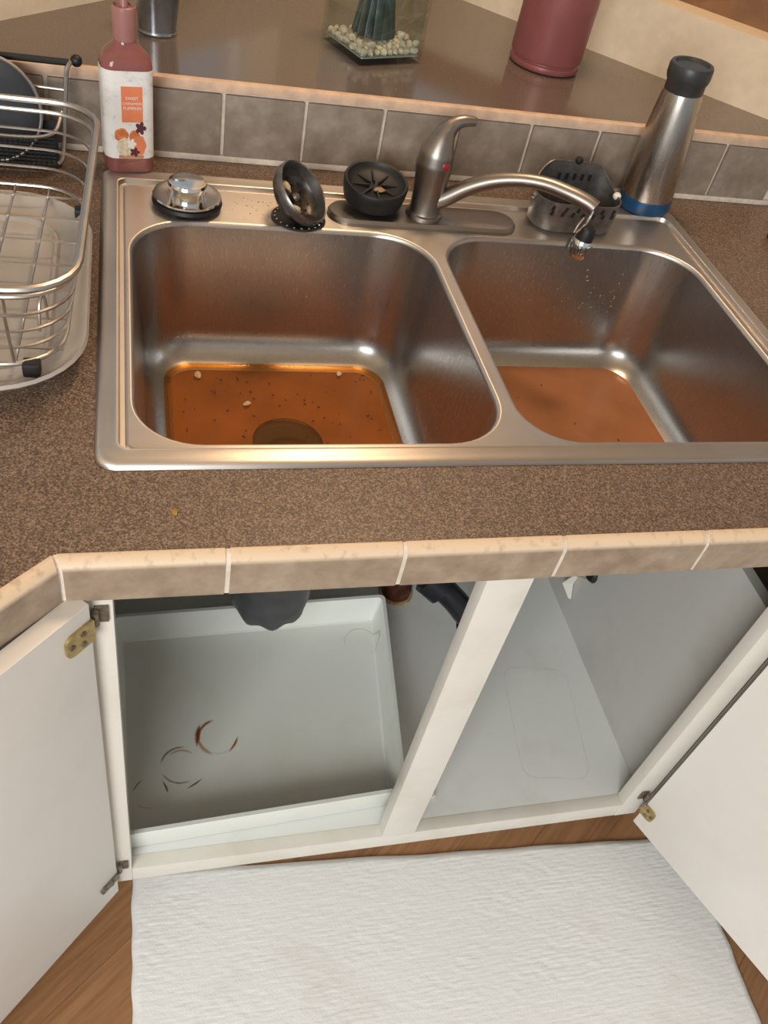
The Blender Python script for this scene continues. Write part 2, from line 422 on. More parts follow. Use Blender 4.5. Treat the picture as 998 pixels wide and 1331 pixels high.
# edge tiles: L profile with rounded raised lip; profile in (depth, z), depth 0 = outer face
prof = [(0.0, -0.046), (0.0, -0.0105), (0.0005, -0.0075), (0.0018, -0.0045), (0.0040, -0.0020), (0.0070, 0.0), (0.0105, 0.0010), (0.0125, 0.0008), (0.0130, -0.001), (0.0120, -0.006), (0.010, -0.046)]
def edge_run(P, d, s0, s1, c0=0.0, c1=0.0):
    """tile along direction d from P between s0..s1; c0/c1: mitre slopes at the ends"""
    n = Vector((-d.y, d.x, 0))                # towards the counter (left of d)
    bm = B(); rows = []
    for s, c in ((s0, c0), (s1, c1)):
        rows.append(ring(bm, [tuple(P + d * (s + c * q) + n * q + Vector((0, 0, z))) for q, z in prof]))
    bridge(bm, rows[0], rows[1]); bm.faces.new(list(reversed(rows[0]))); bm.faces.new(rows[1])
    return bm
G = 0.0022
PF = Vector((0, YE, 0)); X = Vector((1, 0, 0))
mt_ = -math.tan(th / 2)
# grout bed just inside the tile faces
bm = B()
for (P, d, s0, s1, c0, c1) in ((PF, X, XL, XR, mt_, -mt_), (Vector((XL, YE, 0)), -dl, -0.9, 0, 0, -mt_), (Vector((XR, YE, 0)), dr, 0, 0.9, mt_, 0)):
    n = Vector((-d.y, d.x, 0)); rows = []
    for s, c in ((s0, c0), (s1, c1)):
        rows.append(ring(bm, [tuple(P + d * (s + c * q) + n * q + Vector((0, 0, z))) for q, z in ((0.0010, -0.0458), (0.0010, -0.0095), (0.0030, -0.0045), (0.0080, -0.0008), (0.0122, 0.0), (0.0124, -0.030), (0.0124, -0.0458))]))
    bridge(bm, rows[0], rows[1]); bm.faces.new(list(reversed(rows[0]))); bm.faces.new(rows[1])
g_ = obj('edge_grout', bm, M_grout, counter, smooth=0)
joints = [XL, 0.108, 0.262, 0.417, 0.570, 0.724, XR]
for i in range(6):
    a, b = joints[i], joints[i + 1]
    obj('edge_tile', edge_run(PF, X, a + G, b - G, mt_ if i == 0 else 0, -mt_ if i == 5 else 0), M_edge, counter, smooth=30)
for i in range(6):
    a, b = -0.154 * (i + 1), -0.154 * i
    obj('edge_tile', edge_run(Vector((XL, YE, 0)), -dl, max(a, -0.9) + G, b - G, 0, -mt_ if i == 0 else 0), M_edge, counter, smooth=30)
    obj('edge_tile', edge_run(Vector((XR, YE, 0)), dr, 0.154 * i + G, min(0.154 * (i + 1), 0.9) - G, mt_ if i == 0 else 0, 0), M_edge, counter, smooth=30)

# raised corner ledge and its tiled face
ZL = 0.104
ledge = thing('corner_ledge', 'glossy brown laminate corner ledge raised behind the sink', 'ledge', (0.4365, 0.9, 0.0))
bm = B(); prism(bm, [(YB - 0.873, YB), (1.746 - YB, YB), (0.4365, 1.3095)], -0.038, ZL)
obj('ledge_top', bm, M_ledge, ledge, smooth=0)
splash = thing('tile_backsplash', 'row of taupe square backsplash tiles under the corner ledge', 'backsplash', (0.42, 0.62, 0.0))
YT = 0.617
bm = B(); box(bm, (-0.252, YT + 0.0022, 0.0), (1.125, YB, 0.0925)); obj('grout_bed', bm, M_grout, splash, smooth=0)
bm = B(); box(bm, (-0.255, YT - 0.002, 0.0925), (1.128, YB + 0.003, ZL + 0.0010), bevel=0.0026); obj('cap_strip', bm, M_cap, splash)
bm = B(); box(bm, (-0.250, YT - 0.004, 0.0), (1.123, YT + 0.003, 0.0085), bevel=0.0018); obj('caulk_bead', bm, M_grout, splash)
bm = B(); box(bm, (-0.0525, -0.004, 0.008), (0.0525, 0.004, 0.0905), bevel=0.0014)
first = None
for i in range(-4, 10):
    x = 0.157 + 0.1105 * (i - 0.5)
    x0, x1 = x - 0.0525, x + 0.0525
    if x1 < -0.235 or x0 > 1.11: continue
    if x0 < -0.25 or x1 > 1.122: continue
    mt = Matrix.Translation((x - 0.42, YT + 0.001 - 0.62 + random.uniform(-0.0004, 0.0004), 0))
    if first is None: first = obj('tile', bm, M_tile, splash, local=True); first.matrix_local = mt
    else: share('tile', first, splash, mt)

# ================================================================== SINK
SW, SD = 0.838, 0.560
sink = thing('kitchen_sink', 'stainless steel drop-in double bowl sink holding murky orange water', 'sink', (SW / 2, SD / 2, 0.0))
bowls = [(0.035, 0.032, 0.409, 0.440), (0.428, 0.032, 0.803, 0.446)]
BR = (0.075, 0.075, 0.062, 0.070)
def inset(b, i, r=BR): return (b[0] + i, b[1] + i, b[2] - i, b[3] - i, tuple(max(q - i, 0.012) for q in r))
bm = B()
ox = (0, 0, SW, SD, 0.018)
def off_r(i, r, z): return (i, i, SW - i, SD - i, r, z)
# plateau rim, then a small step down to the inner deck; the step hugs the front edge of the bowls
def step(i, r, z): return (0.0215 + i, 0.0215 + i * 0.6, SW - 0.0215 - i, SD - 0.030 - i, r, z)
ls = rr_loops(bm, [off_r(0.0, 0.018, 0.0003), off_r(0.0006, 0.0175, 0.003), off_r(0.0022, 0.017, 0.0052), off_r(0.005, 0.0155, 0.0064), off_r(0.009, 0.014, 0.0068),
                   step(-0.004, 0.013, 0.0068), step(-0.0025, 0.012, 0.0076), step(-0.0008, 0.011, 0.0070), step(0.0008, 0.010, 0.0012), step(0.0050, 0.009, 0.0008), step(0.0062, 0.009, 0.0022), step(0.0075, 0.008, 0.0028), step(0.0085, 0.008, 0.0028)], n=6)
lips = []
for b in bowls:
    ls2 = [ring(bm, [(x, y, z) for x, y in roundrect(*inset(b, i), n=10)]) for i, z in ((-0.0035, 0.0028), (-0.0025, 0.0028), (-0.0008, 0.0020), (0.0006, 0.0), (0.0012, -0.003))]
    for a, c in zip(ls2, ls2[1:]): bridge(bm, a, c)
    lips.append(ls2[0])
tri_fill(bm, [ls[-1]] + lips, 0.0028)
obj('deck', bm, M_steel, sink, smooth=40)
ZB = -0.192; FR = 0.045; TAP = 0.011
WZ = -0.1868
for b in bowls:
    bm = B(); spec = [(0.0012, -0.003), (0.0016, -0.008), (0.004, -0.05), (0.008, -0.10), (TAP, ZB + FR)]
    for k in range(1, 9):
        a = PI / 2 * k / 8; spec.append((TAP + FR * (1 - math.cos(a)), ZB + FR - FR * math.sin(a)))
    spec.append((TAP + FR + 0.004, ZB - 0.0001))
    ls = [ring(bm, [(x, y, z) for x, y in roundrect(*inset(b, i), n=10)]) for i, z in spec]
    for a, c in zip(ls, ls[1:]): bridge(bm, a, c)
    cx, cy = (0.222, 0.248) if b is bowls[0] else (0.615, 0.245)
    dr_ = ring(bm, [(cx + 0.050 * math.cos(2 * PI * i / 32), cy + 0.050 * math.sin(2 * PI * i / 32), ZB - 0.0004) for i in range(32)])
    tri_fill(bm, [ls[-1], dr_], ZB)
    d2 = ring(bm, [(cx + 0.046 * math.cos(2 * PI * i / 32), cy + 0.046 * math.sin(2 * PI * i / 32), ZB - 0.004) for i in range(32)])
    bridge(bm, dr_, d2)
    obj('bowl', bm, M_bowl, sink, smooth=40)
    bm = B(); lathe(bm, [(0.0465, -0.0035), (0.040, -0.007), (0.036, -0.009), (0.034, -0.0115), (0.0, -0.0115)], Matrix.Translation((cx, cy, ZB)))
    dn = obj('drain', bm, M_nickel if b is not bowls[0] else M_black, sink)
    if b is bowls[0]: dn['label'] = 'dark drain opening under the water'
# standing water
def mat_water(name, c, tint, mixv):
    m, t, p = nt(name); t.nodes.remove(p); o_ = t.nodes['Material Output']
    v = coords(t); f = nz(t, v, 12, 4)
    col = ramp(t, f, [(0.3, tuple(x * 0.85 for x in c)), (0.7, tuple(x * 1.12 for x in c))])
    df = node(t, 'ShaderNodeBsdfDiffuse'); lk(t, col, df.inputs[0])
    tr = node(t, 'ShaderNodeBsdfTransparent'); tr.inputs[0].default_value = rgb(tint)
    gl = node(t, 'ShaderNodeBsdfGlossy'); gl.inputs['Roughness'].default_value = 0.04
    fr = node(t, 'ShaderNodeFresnel'); fr.inputs[0].default_value = 1.33
    bp = node(t, 'ShaderNodeBump'); bp.inputs['Strength'].default_value = 0.02; bp.inputs['Distance'].default_value = 0.002; lk(t, nz(t, v, 40, 2), bp.inputs['Height'])
    lk(t, bp.outputs[0], gl.inputs['Normal'])
    a = node(t, 'ShaderNodeMixShader'); a.inputs[0].default_value = mixv; lk(t, tr.outputs[0], a.inputs[1]); lk(t, df.outputs[0], a.inputs[2])
    b_ = node(t, 'ShaderNodeMixShader'); lk(t, fr.outputs[0], b_.inputs[0]); lk(t, a.outputs[0], b_.inputs[1]); lk(t, gl.outputs[0], b_.inputs[2])
    lk(t, b_.outputs[0], o_.inputs[0]); return m
W1 = mat_water('murky_orange_water', (0.70, 0.31, 0.095), (0.92, 0.74, 0.50), 0.16)
W2 = mat_water('murky_salmon_water', (0.56, 0.255, 0.125), (0.80, 0.45, 0.20), 0.72)
M_sed = plain('orange_sediment', (0.40, 0.168, 0.052), 0.8, 0, 0.22, 14)
def fil(z):  # bowl inset at height z on the fillet
    s = (ZB + FR - z) / FR; return TAP + FR * (1 - math.sqrt(max(0, 1 - s * s)))
for b, mw, lab in ((bowls[0], W1, 'murky orange-brown water with crumbs standing in the left bowl'), (bowls[1], W2, 'murky salmon-coloured water standing in the right bowl')):
    bm = B()
    ls = [ring(bm, [(x, y, z) for x, y in roundrect(*inset(b, fil(z) + 0.0003), n=10)]) for z in (WZ, WZ - 0.0015, ZB + 0.0012)]
    for a, c in zip(ls, ls[1:]): bridge(bm, a, c)
    bm.faces.new(ls[0])
    cx, cy = (0.222, 0.248) if b is bowls[0] else (0.615, 0.245)
    dcol = [ring(bm, [(cx + 0.0455 * math.cos(2 * PI * i / 32), cy + 0.0455 * math.sin(2 * PI * i / 32), z) for i in range(32)]) for z in (ZB + 0.0012, ZB - 0.0030)]
    for f in tri_fill(bm, [ls[-1], dcol[0]], ZB): f.material_index = 1     # settled orange sediment on the bowl floor
    bridge(bm, dcol[0], dcol[1])      # the water also stands in the drain opening
    tag(recenter(obj('standing_water', bm, [mw, M_sed], smooth=30)), lab, 'water')
# crumbs and specks
def blob(bm, c, r, flat=0.5, seed=0):
    g = bmesh.ops.create_icosphere(bm, subdivisions=2, radius=1.0)
    rnd = random.Random(seed); a = rnd.uniform(0, 6)
    for v in g['verts']:
        n = v.co.copy(); k = 1 + 0.45 * mnoise.noise(n * 1.3 + Vector((seed * 3.1, 0, 0)))
        v.co = Vector((n.x * r * k * 1.35, n.y * r * k * 0.85, n.z * r * k * flat))
        v.co = Matrix.Rotation(a, 3, 'Z') @ v.co + Vector(c)
for i, (x, y, s, lab) in enumerate(((0.116, 0.378, 0.0055, 'pale crumb floating at the back left of the left bowl'), (0.312, 0.385, 0.0042, 'pale crumb floating at the back right of the left bowl'), (0.176, 0.318, 0.0042, 'pale crumb floating mid-water in the left bowl'))):
    bm = B(); blob(bm, (x, y, WZ + 0.0005), s, 0.35, i + 3); tag(recenter(obj('food_crumb', bm, M_food)), lab, 'crumb', 'crumbs floating in the sink water')
bm = B(); rnd = random.Random(5)
for i in range(110):
    b = bowls[0] if i < 95 else bowls[1]; ii = 0.058
    x = rnd.uniform(b[0] + ii, b[2] - ii); y = rnd.uniform(b[1] + 0.1, b[3] - ii); r = rnd.uniform(0.0005, 0.0014)
    vs = box(bm, (-r * 1.5, -r * 0.7, -0.0004), (r * 1.5, r * 0.7, 0.0005)); bmesh.ops.transform(bm, matrix=Matrix.Translation((x, y, WZ + 0.0002)) @ Matrix.Rotation(rnd.uniform(0, 3), 4, 'Z'), verts=vs)
tag(recenter(obj('food_specks', bm, M_speck, smooth=0)), 'dark specks of food scattered over the sink water', 'food specks', kind='stuff')
bm = B(); blob(bm, (0.067, -0.052, 0.0008), 0.0032, 0.35, 77); tag(recenter(obj('counter_crumb', bm, plain('yellow_crumb', (0.35, 0.20, 0.03), 0.6))), 'yellowish crumb on the counter in front of the left bowl', 'crumb')
# splatter on bowl walls and deck
bm = B()
def fleck(p, nrm, r):
    q = Vector(nrm).to_track_quat('Z', 'Y').to_matrix().to_4x4(); q.translation = Vector(p)
    vs = lathe(bm, [(r, 0), (r * 0.6, r * 0.35), (0, r * 0.4)], n=6); bmesh.ops.transform(bm, matrix=q @ Matrix.Rotation(rnd.uniform(0, 3), 4, 'Z') @ Matrix.Diagonal((1.4, 0.8, 1, 1)), verts=vs)
for i in range(60):
    z = rnd.uniform(-0.13, -0.015); b = bowls[1] if i < 50 else bowls[0]
    ins = 0.0015 + (0.011) * (-z / 0.147)
    if i % 3 and b is bowls[1]: x = rnd.gauss(0.68, 0.045); x = min(max(x, 0.52), 0.725); fleck((x, b[3] - ins - 0.0003, z), (0, -1, 0.06), rnd.uniform(0.0006, 0.0016))
    else:
        x = rnd.uniform(b[0] + 0.08, b[2] - 0.08); fleck((x, b[3] - ins - 0.0003, z), (0, -1, 0.06), rnd.uniform(0.0006, 0.0013))
for i in range(26): fleck((rnd.uniform(0.16, 0.235), rnd.uniform(0.452, 0.51), 0.0028), (0, 0, 1), rnd.uniform(0.0007, 0.0016))
tag(recenter(obj('splatter', bm, plain('dried_splatter', (0.36, 0.25, 0.17), 0.5, 0, 0.5, 300))), 'dried food splatter on the steel walls and deck of the sink', 'splatter', kind='stuff')

# ================================================================== FAUCET
ZD = 0.0028
faucet = thing('kitchen_faucet', 'brushed nickel single-lever faucet with low arched spout behind the sink bowls', 'faucet', (0.417, 0.481, ZD))
bm = B()
rr_loops(bm, [(0.285, 0.452, 0.552, 0.510, 0.029, ZD), (0.285, 0.452, 0.552, 0.510, 0.029, ZD + 0.004), (0.288, 0.455, 0.549, 0.507, 0.026, ZD + 0.008), (0.300, 0.463, 0.537, 0.499, 0.018, ZD + 0.0095), (0.32, 0.47, 0.517, 0.492, 0.011, ZD + 0.0095)], n=8, cap_last=True, cap_first=True)
obj('base_plate', bm, M_nickel, faucet)
TF = Matrix.Translation((0.417, 0.481, 0))
bm = B(); lathe(bm, [(0.0, 0.008), (0.0245, 0.0085), (0.0255, 0.012), (0.0245, 0.016), (0.0215, 0.018), (0.0205, 0.022), (0.0208, 0.045), (0.0222, 0.062), (0.0235, 0.075), (0.0, 0.076)], TF, 36); obj('body', bm, M_nickel, faucet)
bm = B()
hp = [(0.417, 0.481, 0.070), (0.417, 0.481, 0.084), (0.4175, 0.481, 0.098), (0.420, 0.482, 0.112), (0.425, 0.484, 0.124), (0.433, 0.485, 0.133), (0.443, 0.485, 0.138), (0.454, 0.485, 0.139), (0.461, 0.485, 0.1385)]
tube(bm, catmull(hp, 5), [q for q in sum([[a + (b - a) * k / 5 for k in range(5)] for a, b in zip((0.0235, 0.0243, 0.0225, 0.0175, 0.013, 0.0095, 0.0075, 0.0065), (0.0243, 0.0225, 0.0175, 0.013, 0.0095, 0.0075, 0.0065, 0.0055))], [])] + [0.004], 20)
lev = obj('lever', bm, M_nickel, faucet)
bm = B(); lathe(bm, [(0.0045, -0.001), (0.0045, 0.0014), (0.003, 0.002), (0, 0.0021)], frame_mat((0.4245, 0.459, 0.089), (1, 0, 0), (0, 0.2, 1), (0.25, -0.95, 0.2)), 16)
rd = obj('temperature_mark', bm, plain('dark_red_enamel', (0.25, 0.01, 0.012), 0.3), lev); rd['label'] = 'dark red button'
bm = B()
sp = [(0.421, 0.478, 0.030), (0.438, 0.471, 0.042), (0.462, 0.463, 0.062), (0.490, 0.452, 0.079), (0.520, 0.438, 0.090), (0.550, 0.422, 0.0945), (0.578, 0.402, 0.0935), (0.597, 0.388, 0.0905), (0.606, 0.380, 0.087)]
tube(bm, catmull(sp, 5), [0.0125 - 0.0035 * min(1, i / 20) + (0.0012 * max(0, (i - 20) / 20)) for i in range(41)], 16)
obj('spout', bm, M_nickel, faucet)
AE = Vector((0.6005, 0.381, 0))
bm = B()
tube(bm, catmull([(0.605, 0.381, 0.084), (0.604, 0.380, 0.076), (0.600, 0.377, 0.068), (0.592, 0.371, 0.064), (0.584, 0.367, 0.059)], 4), 0.0017, 8)
tube(bm, catmull([(0.592, 0.374, 0.077), (0.586, 0.370, 0.070), (0.581, 0.366, 0.060)], 4), 0.0013, 8)
cl = obj('swivel_clip', bm, M_chrome, faucet); cl['label'] = 'bright bent wire clip'
bm = B(); lathe(bm, [(0.0, 0.066), (0.007, 0.066), (0.0105, 0.063), (0.0118, 0.056), (0.0118, 0.047), (0.0, 0.046)], Matrix.Translation((0.5995, 0.375, 0.0)) @ Matrix.Rotation(0.08, 4, 'Y'), 24); c1 = obj('aerator_collar', bm, M_black, faucet); c1['label'] = 'black collar'
bm = B(); lathe(bm, [(0.0, 0.048), (0.0130, 0.048), (0.0148, 0.044), (0.0150, 0.034), (0.0138, 0.027), (0.0110, 0.0225), (0.006, 0.021), (0, 0.0215)], Matrix.Translation((0.5995, 0.375, 0.0)) @ Matrix.Rotation(0.08, 4, 'Y'), 28); c2 = obj('aerator', bm, M_chrome, faucet); c2['label'] = 'chrome spray head'
bm = B()
for k in range(18):
    a = 2 * PI * k / 18; c = Vector((0.5995 + 0.01515 * math.cos(a), 0.375 + 0.01515 * math.sin(a), 0))
    tube(bm, [c + Vector((0, 0, 0.030)), c + Vector((0, 0, 0.043))], 0.0009, 5)
obj('grip_ribs', bm, M_dark, c2)

# ================================================================== THINGS ON THE SINK DECK
# flange stopper
st = thing('sink_stopper', 'polished steel sink stopper with black rubber ring on the back left deck', 'stopper', (0.104, 0.477, ZD))
Tm = Matrix.Translation((0.104, 0.477, ZD))
bm = B(); lathe(bm, [(0, 0), (0.036, 0), (0.042, 0.003), (0.0435, 0.008), (0.042, 0.012), (0.036, 0.013), (0, 0.0135)], Tm, 40); obj('rubber_seal', bm, M_black, st)['label'] = 'black rubber ring'
bm = B(); lathe(bm, [(0.0, 0.0125), (0.0415, 0.0130), (0.0425, 0.0150), (0.0412, 0.0165), (0.034, 0.0162), (0.028, 0.0150), (0.022, 0.0150), (0.0, 0.0155)], Tm, 40); obj('flange', bm, M_chrome, st)
bm = B(); lathe(bm, [(0.0215, 0.014), (0.0212, 0.022), (0.0230, 0.026), (0.0242, 0.030), (0.0228, 0.0332), (0.019, 0.0343), (0, 0.0347)], Tm, 36); obj('knob', bm, M_chrome, st)
# strainer basket tipped over a dark flat disc on the deck
sb = thing('strainer_basket', 'food-caked steel strainer basket tipped over beside the left bowl', 'strainer', (0.246, 0.466, ZD))
nv = Vector((0.60, -0.36, 0.71)).normalized(); xv = nv.cross(Vector((0, 0, 1))).normalized(); yv = nv.cross(xv)
Mb = frame_mat((0.247, 0.462, 0.0405), xv, yv, nv)
M_grey = plain('dull_grey_steel', (0.22, 0.21, 0.20), 0.34, 0.85, 0.25, 90)
bm = B(); lathe(bm, [(0.0375, -0.012), (0.0405, -0.012), (0.0422, -0.009), (0.0422, 0.000), (0.0408, 0.002), (0.0392, 0.001), (0.0385, -0.005), (0.0375, -0.012)], Mb, 44); obj('rim', bm, M_grey, sb)
bm = B(); lathe(bm, [(0.0385, -0.010), (0.036, -0.016), (0.030, -0.022), (0.02, -0.025), (0.0, -0.026), ], Mb, 44)
lathe(bm, [(0.0395, -0.011), (0.037, -0.018), (0.031, -0.0235), (0.02, -0.0265), (0, -0.0275)], Mb, 44); obj('bowl', bm, plain('stained_dark_steel', (0.075, 0.066, 0.058), 0.35, 0.8, 0.5, 120), sb)
bm = B()
for k in range(26):
    a = k * 2.4; r = 0.006 + 0.028 * math.sqrt(k / 26); z = -0.0255 + 0.006 * (r / 0.034) ** 3
    lathe(bm, [(0.0022, 0.0), (0.0014, 0.0006), (0, 0.0006)], Mb @ Matrix.Translation((r * math.cos(a), r * math.sin(a), z)), 8)
obj('perforations', bm, M_black, sb)['kind'] = 'stuff'
bm = B(); lathe(bm, [(0, -0.024), (0.005, -0.024), (0.006, -0.014), (0.004, -0.011), (0, -0.0105)], Mb, 20); obj('post', bm, M_nickel, sb)
bm = B(); lathe(bm, [(0, 0.0), (0.034, 0.0), (0.0355, 0.0015), (0.034, 0.003), (0.0, 0.0032)], Matrix.Translation((0.244, 0.463, ZD)), 36); pl = obj('dark_disc', bm, plain('dark_disc_metal', (0.05, 0.048, 0.045), 0.3, 0.7, 0.4, 90), sb)
bm = B()
for k in range(20):
    a = 2 * PI * k / 20; lathe(bm, [(0.0016, 0.0), (0.001, 0.0009), (0, 0.0010)], Matrix.Translation((0.244 + 0.0305 * math.cos(a), 0.463 + 0.0305 * math.sin(a), ZD + 0.003)), 8)
obj('hole_glints', bm, M_chrome, pl)['kind'] = 'stuff'
for i, (u, v, h, r, mm, lab) in enumerate(((0.010, 0.012, -0.019, 0.008, M_food, 'pale food scrap caught low in the strainer basket'), (0.021, -0.006, -0.016, 0.007, M_tomato, 'orange food scrap at the right of the strainer basket'), (-0.004, -0.016, -0.019, 0.006, M_food, 'greyish food scrap caught high in the strainer basket'))):
    bm = B(); blob(bm, (0, 0, 0), r, 0.55, 11 + i); bmesh.ops.transform(bm, matrix=Mb @ Matrix.Translation((u, v, h)), verts=bm.verts[:]); tag(recenter(obj('food_scrap', bm, mm)), lab, 'food scrap', 'food scraps in the strainer')
# rubber splash guard
sg = thing('splash_guard', 'black rubber disposal splash guard lying beside the faucet', 'splash guard', (0.343, 0.506, ZD + 0.009))
Tm = Matrix.Translation((0.348, 0.500, ZD + 0.0165)) @ Matrix.Rotation(0.16, 4, 'X')
bm = B(); lathe(bm, [(0, 0.0), (0.036, 0.0), (0.040, 0.003), (0.0425, 0.016), (0.0435, 0.026), (0.042, 0.0295), (0.039, 0.029), (0.037, 0.025), (0.030, 0.021), (0.014, 0.018), (0.0, 0.017)], Tm, 44); obj('cup', bm, M_black, sg)
bm = B()
for k in range(8):
    a = 2 * PI * k / 8; vs = box(bm, (0.008, -0.0012, 0.0175), (0.030, 0.0012, 0.0222)); bmesh.ops.transform(bm, matrix=Tm @ Matrix.Rotation(a, 4, 'Z'), verts=vs)
obj('flap_ribs', bm, M_black, sg, smooth=0)
bm = B(); blob(bm, (0, 0, 0), 0.006, 0.3, 31); bmesh.ops.transform(bm, matrix=Tm @ Matrix.Translation((0.004, -0.010, 0.0215)), verts=bm.verts[:]); tag(recenter(obj('food_scrap', bm, plain('tan_food', (0.30, 0.17, 0.08), 0.6))), 'tan scrap stuck in the middle of the black splash guard', 'food scrap')
# perforated steel caddy behind the spout
cd = thing('sponge_caddy', 'slotted steel sponge caddy behind the end of the spout', 'sponge caddy', (0.64, 0.50, ZD))
def caddy_shell():
    bm = B(); n = 26
    pts = roundrect(0.580, 0.466, 0.704, 0.532, 0.030, n=7)
    def row(z, grow, back=0):
        return ring(bm, [(0.642 + (x - 0.642) * (1 + grow), 0.499 + (y - 0.499) * (1 + grow * 1.3), z + back * max(0, (y - 0.505) / 0.027) * max(0.0, 1 - ((x - 0.642) / 0.062) ** 2) ** 0.5) for x, y in pts])
    o1 = row(ZD, -0.08); o2 = row(ZD + 0.004, 0); o3 = row(ZD + 0.024, 0.03); o4 = row(ZD + 0.046, 0.05, 0.036); i4 = row(ZD + 0.046, 0.02, 0.036); i3 = row(ZD + 0.024, 0.0); i2 = row(ZD + 0.006, -0.03)
    for a, b in zip((o1, o2, o3, o4, i4, i3), (o2, o3, o4, i4, i3, i2)): bridge(bm, a, b)
    bm.faces.new(list(reversed(o1))); bm.faces.new(i2); return bm
obj('shell', caddy_shell(), M_grey, cd)
bm = B()
for zz, n0 in ((0.031, 7), (0.038, 6)):
    for k in range(n0):
        x = 0.596 + 0.092 * k / (n0 - 1)
        vs = box(bm, (-0.0022, -0.0006, -0.0034), (0.0022, 0.0006, 0.0034)); bmesh.ops.transform(bm, matrix=Matrix.Translation((x, 0.4640 if 0.6 < x < 0.685 else 0.4665, ZD + zz)) @ Matrix.Rotation(0.35, 4, 'Y'), verts=vs)
for k in range(5):
    x = 0.612 + 0.012 * k; vs = box(bm, (-0.0022, -0.0006, -0.0045), (0.0022, 0.0006, 0.0045)); bmesh.ops.transform(bm, matrix=Matrix.Translation((x + 0.01, 0.5318, ZD + 0.055)), verts=vs)
obj('slots', bm, M_black, cd, smooth=0)['kind'] = 'stuff'
for (x, y, z, mm, nm) in ((0.577, 0.497, 0.044, M_nickel, 'suction_knob'), (0.707, 0.505, 0.047, plain('clear_white_rubber', (0.8, 0.78, 0.72), 0.4), 'suction_knob'), (0.646, 0.534, 0.081, M_black, 'hang_tab')):
    bm = B(); lathe(bm, [(0, 0.005), (0.0036, 0.0045), (0.0058, 0.0015), (0.0058, -0.0015), (0.0036, -0.0045), (0, -0.005)], Matrix.Translation((x, y, z)), 20); obj(nm, bm, mm, cd)

# soap bottle
soap = thing('soap_bottle', 'pink translucent pump soap bottle with white pumpkin label at back left', 'soap bottle', (0.034, 0.568, 0.0068))
M_pink, t, p = nt('rose_translucent_plastic')
lk(t, ramp(t, nz(t, coords(t), 25), [(0.3, (0.36, 0.125, 0.115)), (0.7, (0.44, 0.17, 0.15))]), p.inputs['Base Color']); p.inputs['Roughness'].default_value = 0.12; p.inputs['Transmission Weight'].default_value = 0.45; p.inputs['IOR'].default_value = 1.3; p.inputs['Coat Weight'].default_value = 0.4
M_pump = plain('dusty_pink_pump', (0.36, 0.165, 0.150), 0.35, 0, 0.08)
cx, cy = 0.034, 0.568
RZ = Matrix.Translation((cx, cy, 0.0068)) @ Matrix.Rotation(math.radians(9), 4, 'Z')
def rrs(bm, spec, mat, n=7, cf=True, cl=True):
    ls = rr_loops(bm, [(-hx, -hy, hx, hy, r, z) for hx, hy, r, z in spec], n=n, cap_first=cf, cap_last=cl); bmesh.ops.transform(bm, matrix=mat, verts=bm.verts[:])
bm = B(); rrs(bm, [(0.024, 0.016, 0.010, 0.0), (0.029, 0.021, 0.013, 0.001), (0.0305, 0.0225, 0.014, 0.005), (0.0305, 0.0225, 0.014, 0.122), (0.0302, 0.0222, 0.014, 0.129), (0.0290, 0.0208, 0.014, 0.135), (0.0235, 0.0175, 0.013, 0.1435), (0.0165, 0.0147, 0.0135, 0.1495), (0.0135, 0.0135, 0.0130, 0.153), (0.0130, 0.0130, 0.0128, 0.157)], RZ); obj('bottle', bm, M_pink, soap)
bm = B(); lathe(bm, [(0, 0.155), (0.0135, 0.155), (0.0140, 0.157), (0.0140, 0.187), (0.0134, 0.1905), (0.0122, 0.1915), (0.0115, 0.188), (0.0055, 0.188), (0.0045, 0.190), (0.0045, 0.218), (0.009, 0.220), (0.012, 0.226), (0.012, 0.234), (0.009, 0.238), (0, 0.239)], RZ, 32)
tube(bm, [RZ @ Vector((0, -0.005, 0.230)), RZ @ Vector((0, -0.026, 0.231)), RZ @ Vector((0, -0.034, 0.227))], [0.006, 0.005, 0.004], 12); obj('pump', bm, M_pump, soap)
# label: wraps the front and the left flank, 0.3 mm proud
lab_m, t, p = nt('marbled_white_label')
lk(t, ramp(t, nz(t, coords(t, (1, 1, 1.7)), 38, 8, 0.7), [(0.38, (0.62, 0.61, 0.60)), (0.46, (0.82, 0.80, 0.78)), (0.66, (0.86, 0.84, 0.82))]), p.inputs['Base Color']); p.inputs['Roughness'].default_value = 0.4
bm = B(); path = roundrect(-0.0308, -0.0228, 0.0308, 0.0228, 0.0142, n=7)
path = path[11:16] + path[16:24] + path[24:30]
lo = [bm.verts.new((x, y, 0.020)) for x, y in path]; hi = [bm.verts.new((x, y, 0.1265)) for x, y in path]
bridge(bm, lo, hi, closed=False); bmesh.ops.transform(bm, matrix=RZ, verts=bm.verts[:]); lab = obj('label', bm, lab_m, soap); lab['label'] = 'white marbled paper label'
YF = -0.0228
def flat(name, pts, mat, dy, parent=lab, thick=0.0002):
    bm = B(); a = ring(bm, [(x, YF - dy, z) for x, z in pts]); b = ring(bm, [(x, YF - dy + thick, z) for x, z in pts]); bm.faces.new(a); bm.faces.new(list(reversed(b))); bridge(bm, a, b)
    bmesh.ops.transform(bm, matrix=RZ, verts=bm.verts[:]); return obj(name, bm, mat, parent, smooth=0)
def disc(cx, cz, rx, rz, n=20, f=None): return [(cx + rx * math.cos(2 * PI * i / n) * (f(2 * PI * i / n) if f else 1), cz + rz * math.sin(2 * PI * i / n) * (f(2 * PI * i / n) if f else 1)) for i in range(n)]
P_or = plain('orange_print', (0.80, 0.24, 0.11), 0.45, var=0.1); P_wh = plain('white_print', (0.9, 0.84, 0.78), 0.5, var=0.03); P_pk = plain('pumpkin_print', (0.66, 0.19, 0.06), 0.45, var=0.3, scale=200)
